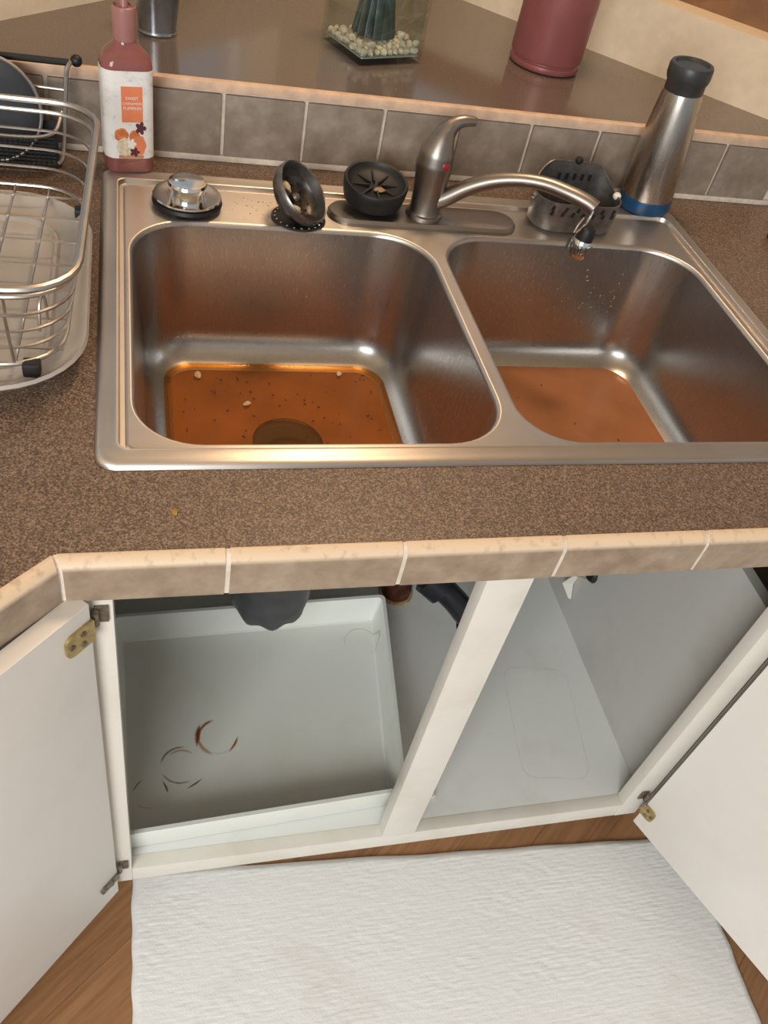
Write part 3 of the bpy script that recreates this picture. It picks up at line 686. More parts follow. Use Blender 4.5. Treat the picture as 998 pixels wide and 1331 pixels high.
P_cr = plain('cream_print', (0.72, 0.62, 0.45), 0.45, var=0.2, scale=200); P_dk = plain('maroon_print', (0.10, 0.03, 0.035), 0.45)
flat('orange_panel', [(-0.0100, 0.066), (0.0155, 0.066), (0.0155, 0.109), (-0.0100, 0.109)], P_or, 0.0003)
def words(s, size, x, z, mat=P_wh):
    c = bpy.data.curves.new('lettering', 'FONT'); c.body = s; c.size = size; c.align_x = 'CENTER'; c.extrude = 0.0001; c.resolution_u = 2
    o = bpy.data.objects.new('lettering', c); COL.objects.link(o); bpy.context.view_layer.update()
    me = bpy.data.meshes.new_from_object(o.evaluated_get(bpy.context.evaluated_depsgraph_get())); COL.objects.unlink(o); bpy.data.objects.remove(o)
    me.transform(Matrix.Translation(-Vector(soap.location)) @ RZ @ Matrix.Translation((x, YF - 0.0006, z)) @ Matrix.Rotation(PI / 2, 4, 'X'))
    me.materials.append(mat); q = bpy.data.objects.new('lettering', me); COL.objects.link(q); q.parent = lab
words('SWEET', 0.0050, 0.0028, 0.0935); words('CINNAMON', 0.0042, 0.0028, 0.0875); words('PUMPKIN', 0.0052, 0.0028, 0.0815)
w_ = lambda n, k: (lambda a: 1 + k * math.cos(n * a))
lf = lambda a: 0.55 + 0.45 * abs(math.cos(2.5 * a))
flat('pumpkin_print', disc(-0.0110, 0.0500, 0.0085, 0.0085, 24, w_(5, 0.05)), P_pk, 0.0003)
flat('gourd_print', disc(-0.0075, 0.0350, 0.0098, 0.0115, 28, w_(8, 0.05)), P_cr, 0.0004)
flat('pumpkin_print', disc(0.0050, 0.0480, 0.0066, 0.0082, 20), P_pk, 0.0003)
flat('pumpkin_print', disc(0.0105, 0.0370, 0.0082, 0.0125, 24, w_(6, 0.06)), P_or, 0.0004)
flat('leaf_print', disc(0.0125, 0.0590, 0.0070, 0.0085, 30, lf), P_dk, 0.0005)
flat('leaf_print', disc(0.0045, 0.0285, 0.0065, 0.0062, 30, lf), P_dk, 0.0005)
flat('blossom_print', disc(0.0010, 0.0390, 0.0060, 0.0070, 30, lf), P_wh, 0.00045)
flat('orange_band', [(-0.015, 0.0205), (0.0155, 0.0205), (0.0155, 0.0245), (-0.015, 0.0245)], plain('tan_print', (0.55, 0.25, 0.13), 0.45), 0.0003)

# steel bottle with blue base, standing on the back right deck
sbt = thing('steel_bottle', 'tapered stainless steel bottle with black lid and blue rubber base at back right', 'bottle', (0.791, 0.560, 0.0068))
Mt = Matrix.Translation((0.791, 0.562, 0.0085)) @ Matrix.Rotation(math.radians(-3.4), 4, 'Y')
M_bsteel = brushed('satin_steel_bottle', (0.50, 0.45, 0.40), 0.26, (3, 3, 0.3), 0.03)
bm = B(); lathe(bm, [(0.0385, 0.018), (0.0388, 0.035), (0.038, 0.07), (0.0355, 0.105), (0.032, 0.14), (0.0285, 0.165), (0.027, 0.172), (0, 0.173)], Mt, 48); obj('body', bm, M_bsteel, sbt)
bm = B(); lathe(bm, [(0, 0.0), (0.036, 0.0), (0.039, 0.002), (0.0398, 0.008), (0.0396, 0.018), (0.0388, 0.021), (0.038, 0.021)], Mt, 48); obj('base_boot', bm, plain('blue_rubber', (0.006, 0.048, 0.125), 0.3, 0, 0.3, 60), sbt)['label'] = 'blue rubber base'
bm = B(); lathe(bm, [(0.0272, 0.168), (0.0272, 0.182), (0.0295, 0.187), (0.0305, 0.192), (0.0305, 0.203), (0.029, 0.2065), (0.024, 0.207), (0.0225, 0.204), (0, 0.204)], Mt, 40); obj('lid', bm, plain('black_lid_plastic', (0.035, 0.035, 0.035), 0.4, 0, 0.2), sbt)['label'] = 'black lid'

# small dark red bottle at the right of the counter
sm = thing('small_bottle', 'small dark red bottle with grey cap on the counter at the right edge', 'bottle', (1.000, 0.500, 0.0))
Tm = Matrix.Translation((1.000, 0.500, 0.0))
bm = B(); lathe(bm, [(0, 0), (0.0125, 0), (0.014, 0.002), (0.014, 0.014), (0.012, 0.017), (0, 0.017)], Tm, 24); obj('bottle', bm, plain('dark_red_glaze', (0.09, 0.012, 0.012), 0.25), sm)
bm = B(); lathe(bm, [(0, 0.016), (0.0125, 0.016), (0.0128, 0.024), (0.0115, 0.026), (0, 0.0262)], Tm, 24); obj('cap', bm, plain('grey_cap', (0.36, 0.34, 0.31), 0.4), sm)

# ================================================================== THINGS ON THE LEDGE
rb = thing('red_tumbler', 'matte dusty red insulated bottle on the right of the corner ledge', 'bottle', (0.687, 0.832, ZL))
Tm = Matrix.Translation((0.687, 0.832, ZL)); M_red = plain('matte_dusty_red', (0.27, 0.082, 0.078), 0.38, 0.15, 0.06)
bm = B(); lathe(bm, [(0, 0), (0.050, 0), (0.0560, 0.0025), (0.0575, 0.006), (0.0565, 0.011), (0.0545, 0.0125), (0.0545, 0.0145), (0.0570, 0.016), (0.0580, 0.020), (0.0580, 0.215), (0.054, 0.232), (0.036, 0.252), (0.030, 0.258), (0, 0.259)], Tm, 56); obj('body', bm, M_red, rb)
bm = B(); lathe(bm, [(0, 0.255), (0.033, 0.255), (0.034, 0.258), (0.034, 0.285), (0.031, 0.288), (0, 0.288)], Tm, 40); obj('lid', bm, M_red, rb)
# metal bucket
bk = thing('tin_bucket', 'small galvanized tin bucket on the left of the corner ledge', 'bucket', (0.077, 0.777, ZL))
Tm = Matrix.Translation((0.077, 0.777, ZL)); M_tin = plain('galvanized_tin', (0.30, 0.31, 0.33), 0.25, 0.95, 0.25, 30)
bm = B(); lathe(bm, [(0, 0.002), (0.0245, 0.002), (0.0265, 0.0), (0.0272, 0.002), (0.0262, 0.004), (0.0258, 0.006), (0.034, 0.085), (0.0362, 0.0865), (0.0362, 0.089), (0.034, 0.090), (0.032, 0.087), (0.024, 0.008), (0, 0.007)], Tm, 44); obj('pail', bm, M_tin, bk)
bm = B(); tube(bm, [(0.077 + 0.036 * math.cos(a), 0.777 - 0.020 * math.sin(a), ZL + 0.080 + 0.030 * math.sin(a)) for a in [PI * k / 14 for k in range(15)]], 0.0012, 6); obj('handle', bm, M_wire, bk)
# square glass vase with stems and pebbles
vs_c = Vector((0.391, 0.803, ZL)); vr = math.radians(22)
vase = thing('glass_vase', 'square clear glass vase of green stems and pale pebbles on the ledge', 'vase', vs_c)
MV = Matrix.Translation(vs_c) @ Matrix.Rotation(vr, 4, 'Z')
m_vg, t, p = nt('clear_vase_glass'); t.nodes.remove(p); o_ = t.nodes['Material Output']
tr = node(t, 'ShaderNodeBsdfTransparent'); tr.inputs[0].default_value = (0.91, 0.94, 0.92, 1); gl = node(t, 'ShaderNodeBsdfGlossy'); gl.inputs['Roughness'].default_value = 0.03
mx = node(t, 'ShaderNodeMixShader'); lk(t, facing(t, 3.0, 0.9), mx.inputs[0]); lk(t, tr.outputs[0], mx.inputs[1]); lk(t, gl.outputs[0], mx.inputs[2]); lk(t, mx.outputs[0], o_.inputs[0])
bm = B()
ls = [ring(bm, [(x, y, z) for x, y in roundrect(-h, -h, h, h, r, n=3)]) for h, r, z in ((0.054, 0.003, 0.0), (0.056, 0.004, 0.0015), (0.056, 0.004, 0.198), (0.055, 0.003, 0.200), (0.0525, 0.002, 0.199), (0.0522, 0.003, 0.010), (0.049, 0.004, 0.008))]
for a, b in zip(ls, ls[1:]): bridge(bm, a, b)
bm.faces.new(list(reversed(ls[0]))); bm.faces.new(ls[-1]); bmesh.ops.transform(bm, matrix=MV, verts=bm.verts[:]); obj('glass', bm, m_vg, vase, smooth=30)
bm = B(); ls = [ring(bm, [(x, y, z) for x, y in roundrect(-0.0515, -0.0515, 0.0515, 0.0515, 0.003, n=3)]) for z in (0.0085, 0.0105)]
bridge(bm, ls[0], ls[1]); bm.faces.new(list(reversed(ls[0]))); bm.faces.new(ls[1]); bmesh.ops.transform(bm, matrix=MV, verts=bm.verts[:]); obj('base_slab', bm, plain('pale_green_glass_base', (0.30, 0.34, 0.28), 0.08), vase, smooth=0)['label'] = 'pale greenish thick glass bottom'
M_peb = plain('cream_pebble', (0.66, 0.575, 0.45), 0.25, 0, 0.3, 60)
rnd = random.Random(11)
pk = 0; bm = B()
for zlev in (0.0150, 0.0245):
    for i in range(9):
        for j in range(9):
            edge = i in (0, 8) or j in (0, 8)
            if not edge and zlev > 0.02: continue
            if zlev > 0.02 and rnd.random() < 0.65: continue
            x = -0.0456 + 0.0114 * i + rnd.uniform(-0.001, 0.001); y = -0.0456 + 0.0114 * j + rnd.uniform(-0.001, 0.001)
            b2 = B(); blob(b2, (0, 0, 0), rnd.uniform(0.0046, 0.0056), 1.0, 50 + pk); bmesh.ops.transform(b2, matrix=MV @ Matrix.Translation((x, y, zlev)), verts=b2.verts[:])
            me_ = bpy.data.meshes.new('tmp'); b2.to_mesh(me_); b2.free(); bm.from_mesh(me_); bpy.data.meshes.remove(me_); pk += 1
tag(recenter(obj('pebbles', bm, M_peb)), 'layer of pale cream pebbles at the bottom of the square glass vase', 'pebbles', kind='stuff')
M_stem = plain('dark_green_stem', (0.026, 0.052, 0.046), 0.45, 0, 0.35, 50)
plant = thing('leaf_bunch', 'bunch of dark green strap leaves standing in the glass vase', 'plant', (vs_c.x, vs_c.y, ZL + 0.02))
for k in range(13):
    a = 2 * PI * k / 13; a2 = a + rnd.uniform(-0.2, 0.2); q = 0.016 if k % 2 else 0.009; h = rnd.uniform(0.20, 0.30); sp_ = rnd.uniform(0.015, 0.034)
    base = Vector((0.027 * math.cos(a), 0.027 * math.sin(a), 0.024)); mid = Vector((q * math.cos(a), q * math.sin(a), 0.10)); top = Vector((sp_ * math.cos(a2), sp_ * math.sin(a2), h))
    pts = catmull([base, (base + mid) / 2 + Vector((0, 0, 0.0)), mid, (mid + top) / 2, top], 4)
    bm = B(); n = len(pts); tube(bm, pts, [max(0.0008, 0.0085 * (1 - 0.25 * i / n) * (1 if i < n - 5 else (n - 1 - i) / 5)) for i in range(n)], 8, sx=0.35)
    bmesh.ops.transform(bm, matrix=MV, verts=bm.verts[:]); obj('leaf', bm, M_stem, plant)
bm = B(); pts = catmull([(0.030, 0.012, 0.045), (0.033, 0.014, 0.075), (0.034, 0.013, 0.12), (0.028, 0.010, 0.22)], 5)
tube(bm, pts, [0.0015 + 0.0055 * math.sin(PI * min(1, (i + 0.3) / 9)) if i < 5 else 0.006 for i in range(len(pts))], 8, sx=0.45); bmesh.ops.transform(bm, matrix=MV, verts=bm.verts[:]); obj('leaf', bm, M_stem, plant)

# ================================================================== DISH RACK AND TRAY
m_tray, t, p = nt('frosted_white_plastic'); t.nodes.remove(p); o_ = t.nodes['Material Output']
df = node(t, 'ShaderNodeBsdfDiffuse'); lk(t, ramp(t, nz(t, coords(t), 14, 4), [(0.3, (0.60, 0.55, 0.50)), (0.7, (0.70, 0.65, 0.60))]), df.inputs[0])
tr = node(t, 'ShaderNodeBsdfTransparent'); tr.inputs[0].default_value = (0.9, 0.88, 0.85, 1); gl = node(t, 'ShaderNodeBsdfGlossy'); gl.inputs['Roughness'].default_value = 0.22
a = node(t, 'ShaderNodeMixShader'); a.inputs[0].default_value = 0.62; lk(t, tr.outputs[0], a.inputs[1]); lk(t, df.outputs[0], a.inputs[2])
fr = node(t, 'ShaderNodeFresnel'); b_ = node(t, 'ShaderNodeMixShader'); lk(t, fr.outputs[0], b_.inputs[0]); lk(t, a.outputs[0], b_.inputs[1]); lk(t, gl.outputs[0], b_.inputs[2]); lk(t, b_.outputs[0], o_.inputs[0])
bm = B()
tx0, ty0, tx1, ty1 = -0.47, 0.077, -0.006, 0.440
spec = []
for i, z in ((0.050, 0.0005), (0.040, 0.003), (0.022, 0.0135), (0.003, 0.0215), (0.0, 0.0255), (0.002, 0.0285), (0.005, 0.027), (0.010, 0.020), (0.024, 0.0155), (0.034, 0.0145), (0.037, 0.0175), (0.040, 0.0175), (0.043, 0.013), (0.060, 0.0115)):
    spec.append((tx0 + i, ty0 + i, tx1 - i, ty1 - i, max(0.014, 0.088 - i), z))
rr_loops(bm, spec, n=9, cap_last=True, cap_first=True)
tray = tag(recenter(obj('drain_tray', bm, m_tray, smooth=40)), 'frosted white plastic drain tray under the wire dish rack', 'drain tray')
rack = thing('dish_rack', 'satin chrome wire dish rack standing in the white drain tray', 'dish rack', (-0.21, 0.28, 0.018))
rx0, ry0, rx1, ry1 = -0.43, 0.096, -0.002, 0.472
def lp(i, z, r=0.052): return rloop3(rx0 + i, ry0 + i, rx1 - i, ry1 - i, r, z)
bm = B(); tube(bm, lp(0, 0.122), 0.0036, 8, True); obj('top_rim', bm, M_wire, rack)
bm = B(); tube(bm, lp(0.0045, 0.112), 0.0024, 8, True); obj('side_wire', bm, M_wire, rack)
for i, z in ((0.007, 0.092), (0.011, 0.072), (0.015, 0.052)):
    bm = B(); tube(bm, lp(i, z), 0.0016, 6, True); obj('side_wire', bm, M_wire, rack)
bm = B(); tube(bm, lp(0.019, 0.031), 0.0024, 8, True); obj('base_wire', bm, M_wire, rack)
for k in range(10):
    x = rx1 - 0.060 - 0.037 * k
    pts = [(x, ry0 + 0.0075, 0.091), (x, ry0 + 0.015, 0.052), (x, ry0 + 0.019, 0.034), (x, ry0 + 0.026, 0.0295), (x, ry1 - 0.026, 0.0295), (x, ry1 - 0.0195, 0.031)]
    bm = B(); tube(bm, pts, 0.0015, 6); obj('base_wire', bm, M_wire, rack)
for k in range(7):
    y = ry0 + 0.045 + 0.048 * k
    bm = B(); tube(bm, [(rx0 + 0.020, y, 0.0312), (rx1 - 0.020, y, 0.0312)], 0.0015, 6); obj('base_wire', bm, M_wire, rack)
for (x, y) in ((rx1 - 0.046, ry0 + 0.022), (rx1 - 0.021, ry1 - 0.065), (rx0 + 0.04, ry0 + 0.021), (rx0 + 0.021, ry1 - 0.065)):
    bm = B(); box(bm, (x - 0.008, y - 0.007, 0.0185), (x + 0.008, y + 0.007, 0.033), bevel=0.003); obj('rubber_foot', bm, M_black, rack)
for (x, y) in ((-0.045, 0.165), (-0.083, 0.165)):
    bm = B(); tube(bm, catmull([(x, y, 0.033), (x + 0.001, y + 0.004, 0.055), (x + 0.003, y + 0.012, 0.064), (x + 0.005, y + 0.020, 0.055), (x + 0.005, y + 0.022, 0.033)], 4), 0.0016, 6); obj('divider_wire', bm, M_wire, rack)
rack.rotation_euler = (0, 0, -0.04)
# black utensil caddy hanging behind the rack, with a dark pan lid leaning in it
hang = thing('utensil_holder', 'chrome wire utensil holder with black top bar and black mesh by the backsplash', 'utensil holder', (-0.17, 0.57, 0.0))
bm = B(); tube(bm, [(-0.36, 0.600, 0.117), (-0.033, 0.597, 0.117)], 0.0042, 10); obj('top_bar', bm, M_black, hang)['label'] = 'black bar'
bm = B(); bmesh.ops.create_uvsphere(bm, u_segments=20, v_segments=12, radius=0.0072, matrix=Matrix.Translation((-0.024, 0.597, 0.120))); obj('end_ball', bm, M_black, hang)['label'] = 'black ball end'
bm = B(); tube(bm, catmull([(-0.026, 0.597, 0.1185), (-0.031, 0.594, 0.118), (-0.035, 0.590, 0.112), (-0.037, 0.588, 0.10), (-0.041, 0.580, 0.06), (-0.045, 0.572, 0.02), (-0.048, 0.566, 0.008), (-0.058, 0.560, 0.0035), (-0.085, 0.557, 0.003), (-0.20, 0.557, 0.003), (-0.36, 0.557, 0.003)], 5), 0.0028, 8); obj('frame_wire', bm, M_wire, hang)
bm = B(); tube(bm, [(-0.055, 0.5585, 0.0045), (-0.065, 0.557, 0.0038), (-0.082, 0.557, 0.0036)], 0.0042, 8); obj('rubber_sleeve', bm, M_black, hang)
bm = B(); tube(bm, [(-0.039, 0.586, 0.088), (-0.09, 0.588, 0.089), (-0.36, 0.590, 0.089)], 0.0020, 8); obj('cross_wire', bm, M_wire, hang)
bm = B(); tube(bm, catmull([(-0.043, 0.560, 0.072), (-0.050, 0.540, 0.058), (-0.064, 0.533, 0.052), (-0.09, 0.531, 0.050), (-0.15, 0.531, 0.050), (-0.36, 0.531, 0.050)], 5), 0.0024, 8); obj('cross_wire', bm, M_wire, hang)
M_mesh = plain('black_mesh', (0.030, 0.033, 0.037), 0.5, 0.3, 0.3, 400)
bm = B()
x0, x1 = -0.36, -0.052
for k in range(52):   # woven front mesh: vertical and horizontal strands
    x = x0 + (x1 - x0) * k / 51; tube(bm, [(x, 0.536, 0.048), (x - 0.001, 0.545, 0.006)], 0.0009, 4)
for k in range(9):
    z = 0.006 + 0.042 * k / 8; tube(bm, [(x0, 0.545 - 0.009 * k / 8, z), (x1, 0.545 - 0.009 * k / 8, z)], 0.0009, 4)
ms = obj('mesh_panel', bm, M_mesh, hang, smooth=0); ms['kind'] = 'stuff'
bm = B(); box(bm, (x0, 0.549, 0.0035), (x1, 0.580, 0.006)); box(bm, (x0, 0.578, 0.006), (x1, 0.581, 0.052)); obj('mesh_bin', bm, M_mesh, hang, smooth=0)
lid = thing('pan_lid', 'dark blue-grey round pan lid leaning in the utensil holder', 'pan lid', (-0.145, 0.56, 0.008))
Ml = frame_mat((-0.128, 0.566, 0.0655), (1, 0, 0), (0, 0.18, 0.984), (0, -0.984, 0.18))
bm = B(); lathe(bm, [(0, 0.004), (0.04, 0.003), (0.056, 0.0015), (0.060, 0.0), (0.056, -0.0015), (0, 0.001)], Ml, 48); obj('disc', bm, plain('blue_grey_enamel', (0.016, 0.020, 0.026), 0.55, 0, 0.2), lid)
bm = B(); tube(bm, [tuple(Ml @ Vector((0.0605 * math.cos(2 * PI * k / 48), 0.0605 * math.sin(2 * PI * k / 48), 0))) for k in range(48)], 0.0022, 8, True); obj('rim', bm, M_wire, lid)['label'] = 'grey metal rim'

# ================================================================== CABINET
cab = thing('sink_cabinet', 'white painted sink base cabinet with both doors standing open', 'cabinet', (0.377, 0.1, ZF))
YC = -0.100; ZT = -0.0465; ZR = -0.632; ZRB = -0.667
def part(name, lo, hi, mat=M_cab, bev=0.0012, parent=cab):
    bm = B(); box(bm, lo, hi, bevel=bev); return obj(name, bm, mat, parent, smooth=35)
part('stile', (-0.022, YC, ZRB), (0.014, YC + 0.019, ZT))
part('stile', (0.738, YC, ZRB), (0.775, YC + 0.019, ZT))
part('centre_stile', (0.354, YC - 0.001, ZR - 0.001), (0.403, YC + 0.018, ZT))
part('bottom_rail', (0.014, YC + 0.0005, ZRB), (0.738, YC + 0.0195, ZR))
part('top_rail', (0.014, YC + 0.003, -0.056), (0.738, YC + 0.019, ZT))
part('toe_kick', (-0.02, -0.030, ZF), (0.775, -0.018, ZRB))
# cabinet floor with tide-line of a container
s = Stain('cabinet_floor_paint', whitebase((0.72, 0.735, 0.71), (0.62, 0.61, 0.56), 0.68, 7), 0.4)
s.rrline(0.664 - 0.377, 0.056 - 0.1, 0.056, 0.101, 0.022, -0.135, 0.0013, (0.36, 0.34, 0.31), 0.42)
s.rrline(0.60 - 0.377, 0.19 - 0.1, 0.010, 0.012, 0.006, 0.4, 0.004, (0.25, 0.22, 0.18), 0.5)
part('floor_panel', (-0.018, YC + 0.0195, ZR - 0.018), (0.773, 0.56, ZR - 0.0005), s.done(), 0.0)
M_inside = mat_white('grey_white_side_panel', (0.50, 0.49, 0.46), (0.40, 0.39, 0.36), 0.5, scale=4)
part('side_panel', (0.773, YC + 0.019, ZR - 0.018), (0.789, 0.56, -0.193), M_inside, 0.0)
part('side_panel', (-0.034, YC + 0.019, ZR - 0.018), (-0.018, 0.56, -0.04), M_inside, 0.0)
part('back_panel', (-0.018, 0.56, ZR - 0.018), (1.15, 0.568, -0.04), M_inside, 0.0)
# hole through the right panel with a pipe stub and a torn flap
bm = B(); lathe(bm, [(0.0, -0.004), (0.017, -0.004), (0.018, 0.001), (0.014, 0.006), (0.009, 0.003), (0.0, -0.001)], frame_mat((0.7725, 0.247, -0.493), (0, 1, 0), (0, 0, 1), (-1, 0, 0)), 24); obj('pipe_stub', bm, M_black, cab)['label'] = 'black pipe stub in the right side panel'
bm = B()
r1 = ring(bm, [(0.772, 0.262 - 0.02, -0.508), (0.772, 0.272, -0.520), (0.7715, 0.276, -0.560), (0.771, 0.262, -0.585)]); r2 = ring(bm, [(0.766, 0.262 - 0.015, -0.514), (0.758, 0.270, -0.526), (0.752, 0.280, -0.560), (0.766, 0.264, -0.584)])
bridge(bm, r1, r2, closed=False); obj('torn_flap', bm, M_cab, cab, smooth=0)['label'] = 'torn white flap beside the pipe stub'

bm = B(); box(bm, (0.425, -0.052, ZR - 0.0005), (0.446, -0.032, ZR + 0.006), bevel=0.001); cb_ = obj('corner_block', bm, M_cab, cab)
bm = B(); lathe(bm, [(0.0025, 0), (0.0025, 0.0007), (0, 0.001)], Matrix.Translation((0.440, -0.037, ZR + 0.006)), 10); obj('screw', bm, M_oldmetal, cb_)
# doors
DZ0, DZ1, DT, DW = ZRB - 0.001, -0.0445, 0.018, 0.372
def door(H, a_deg, flip, tilt=0.0):
    a = math.radians(a_deg); d = Vector((math.cos(a), math.sin(a), 0))
    n = Vector((-d.y, d.x, 0)) if not flip else Vector((d.y, -d.x, 0))       # inner face normal
    m = frame_mat(H, d, n, (0, 0, 1)) @ Matrix.Rotation(tilt, 4, 'X') if False else frame_mat(H, d, n, (0, 0, 1))
    bm = B(); box(bm, (0, -DT, DZ0), (DW, 0, DZ1), bevel=0.0016); bmesh.ops.transform(bm, matrix=m, verts=bm.verts[:])
    return obj('door', bm, M_door, cab), m
def hinge(dr_, m, z, mat, length=0.048, height=0.020, frame_dir=1):
    bm = B(); nn = 6
    # plate on the inner door face, rounded end, plus knuckle and screws
    pts = roundrect(-0.001, z - height / 2, -0.001 + length, z + height / 2, (height * 0.3, 0.002, 0.002, height * 0.3), n=4)
    a = ring(bm, [(x, 0.0004, q) for x, q in pts]); b = ring(bm, [(x, 0.0030, q) for x, q in pts]); bridge(bm, a, b); bm.faces.new(a); bm.faces.new(b)
    bmesh.ops.transform(bm, matrix=m, verts=bm.verts[:]); h = obj('hinge', bm, mat, dr_)
    bm = B()
    for x, q in ((length * 0.38, height * 0.24), (length * 0.40, -height * 0.24), (length * 0.78, 0.0)):
        lathe(bm, [(0.0030, 0.0), (0.0030, 0.0010), (0.0018, 0.0016), (0, 0.0016)], m @ frame_mat((x, 0.003, z + q), (1, 0, 0), (0, 0, -1), (0, 1, 0)), 10)
    obj('screw', bm, M_oldmetal, h); return h
dL, mL = door((-0.004, -0.1115, 0), 180 + 45.5, False)
dR, mR = door((0.7665, -0.1115, 0), -67, True)
hinge(dL, mL, -0.078, M_brass, 0.031, 0.028); hinge(dL, mL, -0.613, M_oldmetal, 0.029, 0.015)
hinge(dR, mR, -0.622, M_brass, 0.022, 0.026); hinge(dR, mR, -0.12, M_brass, 0.030, 0.018)
for x, z in ((0.004, -0.073), (0.004, -0.611), (0.760, -0.600), (0.760, -0.12)):
    bm = B(); tube(bm, [(x - (0.005 if x < 0.1 else -0.004), YC - 0.006, z - 0.008), (x - (0.005 if x < 0.1 else -0.004), YC - 0.006, z + 0.010)], 0.0034, 8)
    box(bm, (x - 0.006, YC - 0.0025, z - 0.009), (x + 0.006, YC + 0.0005, z + 0.012)); obj('hinge_knuckle', bm, M_oldmetal, cab)

# angled neighbours left and right of the sink cabinet
for nm, P, d, lab in (('base_cabinet', Vector((-0.022, YC, 0)), dl, 'white base cabinet angled off to the left of the open left door'), ('base_cabinet', Vector((0.775, YC, 0)), dr, 'white base cabinet angled off to the right behind the open right door')):
    n = Vector((d.y, -d.x, 0)) if d is dl else Vector((-d.y, d.x, 0))
    t_ = thing(nm, lab, 'cabinet', P + d * 0.45 + n * 0.2 + Vector((0, 0, ZF)), 'base cabinets beside the sink cabinet')
    m = frame_mat(P + n * 0.012, d, n, (0, 0, 1))
    for pn, lo, hi in (('front_frame', (0.004, 0, ZRB), (0.88, 0.019, -0.040)), ('light_block_panel', (0.862, 0.019, ZRB), (0.88, 0.55, -0.040)), ('toe_kick', (0.01, 0.075, ZF), (0.87, 0.09, ZRB))):  # the far end board is added, unseen, to keep stray light out
        bm = B(); box(bm, lo, hi); bmesh.ops.transform(bm, matrix=m, verts=bm.verts[:]); obj(pn, bm, M_cab, t_, smooth=0)
    for a in (0.04, 0.46):
        bm = B(); box(bm, (a + 0.40 * 0, -0.010, -0.64), (a + 0.38, 0.0, -0.085), bevel=0.002)
        bmesh.ops.transform(bm, matrix=m, verts=bm.verts[:])
        if a > 0.1: obj('door', bm, M_door, t_)
        else: bm.free()

# shallow tray inside, rust rings
s = Stain('stained_white_tray', whitebase((0.73, 0.75, 0.70), (0.66, 0.67, 0.58), 0.66, 6), 0.35)
TX, TY, TZ = 0.215, 0.10, ZR
rust, dkr, pale = (0.20, 0.045, 0.010), (0.08, 0.04, 0.02), (0.42, 0.26, 0.12)
c1 = (0.1375 - TX, 0.078 - TY); c2 = (0.0826 - TX, 0.0386 - TY); c3 = (0.039 - TX, 0.0003 - TY)
R_ = 0.0275
pale, rust, dkr = (0.46, 0.27, 0.11), (0.27, 0.085, 0.022), (0.12, 0.07, 0.04)
s.arc(*c1, R_, math.radians(262), math.radians(60), 0.0020, pale, 0.35)
s.arc(*c1, R_, math.radians(215), math.radians(34), 0.0046, pale, 1.1)
s.arc(*c1, R_, math.radians(148), math.radians(52), 0.0030, rust, 1.3)
s.arc(*c1, R_ + 0.0015, math.radians(170), math.radians(24), 0.0056, (0.17, 0.045, 0.012), 1.5)
s.arc(*c1, R_, math.radians(-32), math.radians(18), 0.0036, rust, 1.4)
s.arc(*c2, R_ - 0.005, math.radians(88), math.radians(46), 0.0026, pale, 0.9)
s.arc(*c2, R_, math.radians(122), math.radians(48), 0.0022, dkr, 1.0)
s.arc(*c2, R_, math.radians(238), math.radians(34), 0.0020, dkr, 0.8)
s.arc(*c2, R_, math.radians(275), math.radians(12), 0.0022, dkr, 0.9)
s.arc(*c2, R_ + 0.008, math.radians(300), math.radians(7), 0.0030, dkr, 1.4)
s.arc(*c3, R_ * 0.8, math.radians(20), math.radians(12), 0.0030, dkr, 1.4)
s.arc(*c3, R_ * 0.8, math.radians(140), math.radians(22), 0.0018, dkr, 0.9)
s.arc(*c3, R_ * 0.8, math.radians(250), math.radians(30), 0.0016, pale, 0.6)
s.arc(0.385 - TX, 0.228 - TY, 0.027, math.radians(60), math.radians(160), 0.0012, (0.34, 0.30, 0.20), 0.6)
bm = B()
# outline of the tray (slightly askew): outer top corners and inner floor corners
otop = [(-0.008, -0.0800), (0.390, -0.062), (0.431, 0.288), (-0.014, 0.276)]
H_ = 0.058
def quad(pts, z, sh=0.0, r=0.008):
    c = Vector((sum(q[0] for q in pts) / 4, sum(q[1] for q in pts) / 4)); out = []
    for i, q in enumerate(pts):
        q = Vector(q); a = Vector(pts[i - 1]) - q; b = Vector(pts[(i + 1) % 4]) - q; a.normalize(); b.normalize()
        q2 = q + (a + b) * sh; A, C = q2 + a * r, q2 + b * r
        for k in range(5):
            t2 = k / 4; p_ = A.lerp(q2, t2).lerp(q2.lerp(C, t2), t2); out.append((p_.x, p_.y, z))
    return ring(bm, out)
ls = [quad(otop, TZ + 0.0006, 0.008, 0.01), quad(otop, TZ + 0.004, 0.007, 0.01), quad(otop, TZ + H_ - 0.003, 0.0, 0.012), quad(otop, TZ + H_, 0.001, 0.012), quad(otop, TZ + H_, 0.0065, 0.010), quad(otop, TZ + H_ - 0.003, 0.0078, 0.009), quad(otop, TZ + 0.010, 0.016, 0.008), quad(otop, TZ + 0.0075, 0.019, 0.008)]
for a, b in zip(ls, ls[1:]): bridge(bm, a, b)
bm.faces.new(list(reversed(ls[0]))); bm.faces.new(ls[-1])
ut = thing('under_sink_tray', 'shallow white tray with rusty ring stains on the cabinet floor', 'tray', (TX, TY, TZ))
obj('pan', bm, s.done(), ut, smooth=35)

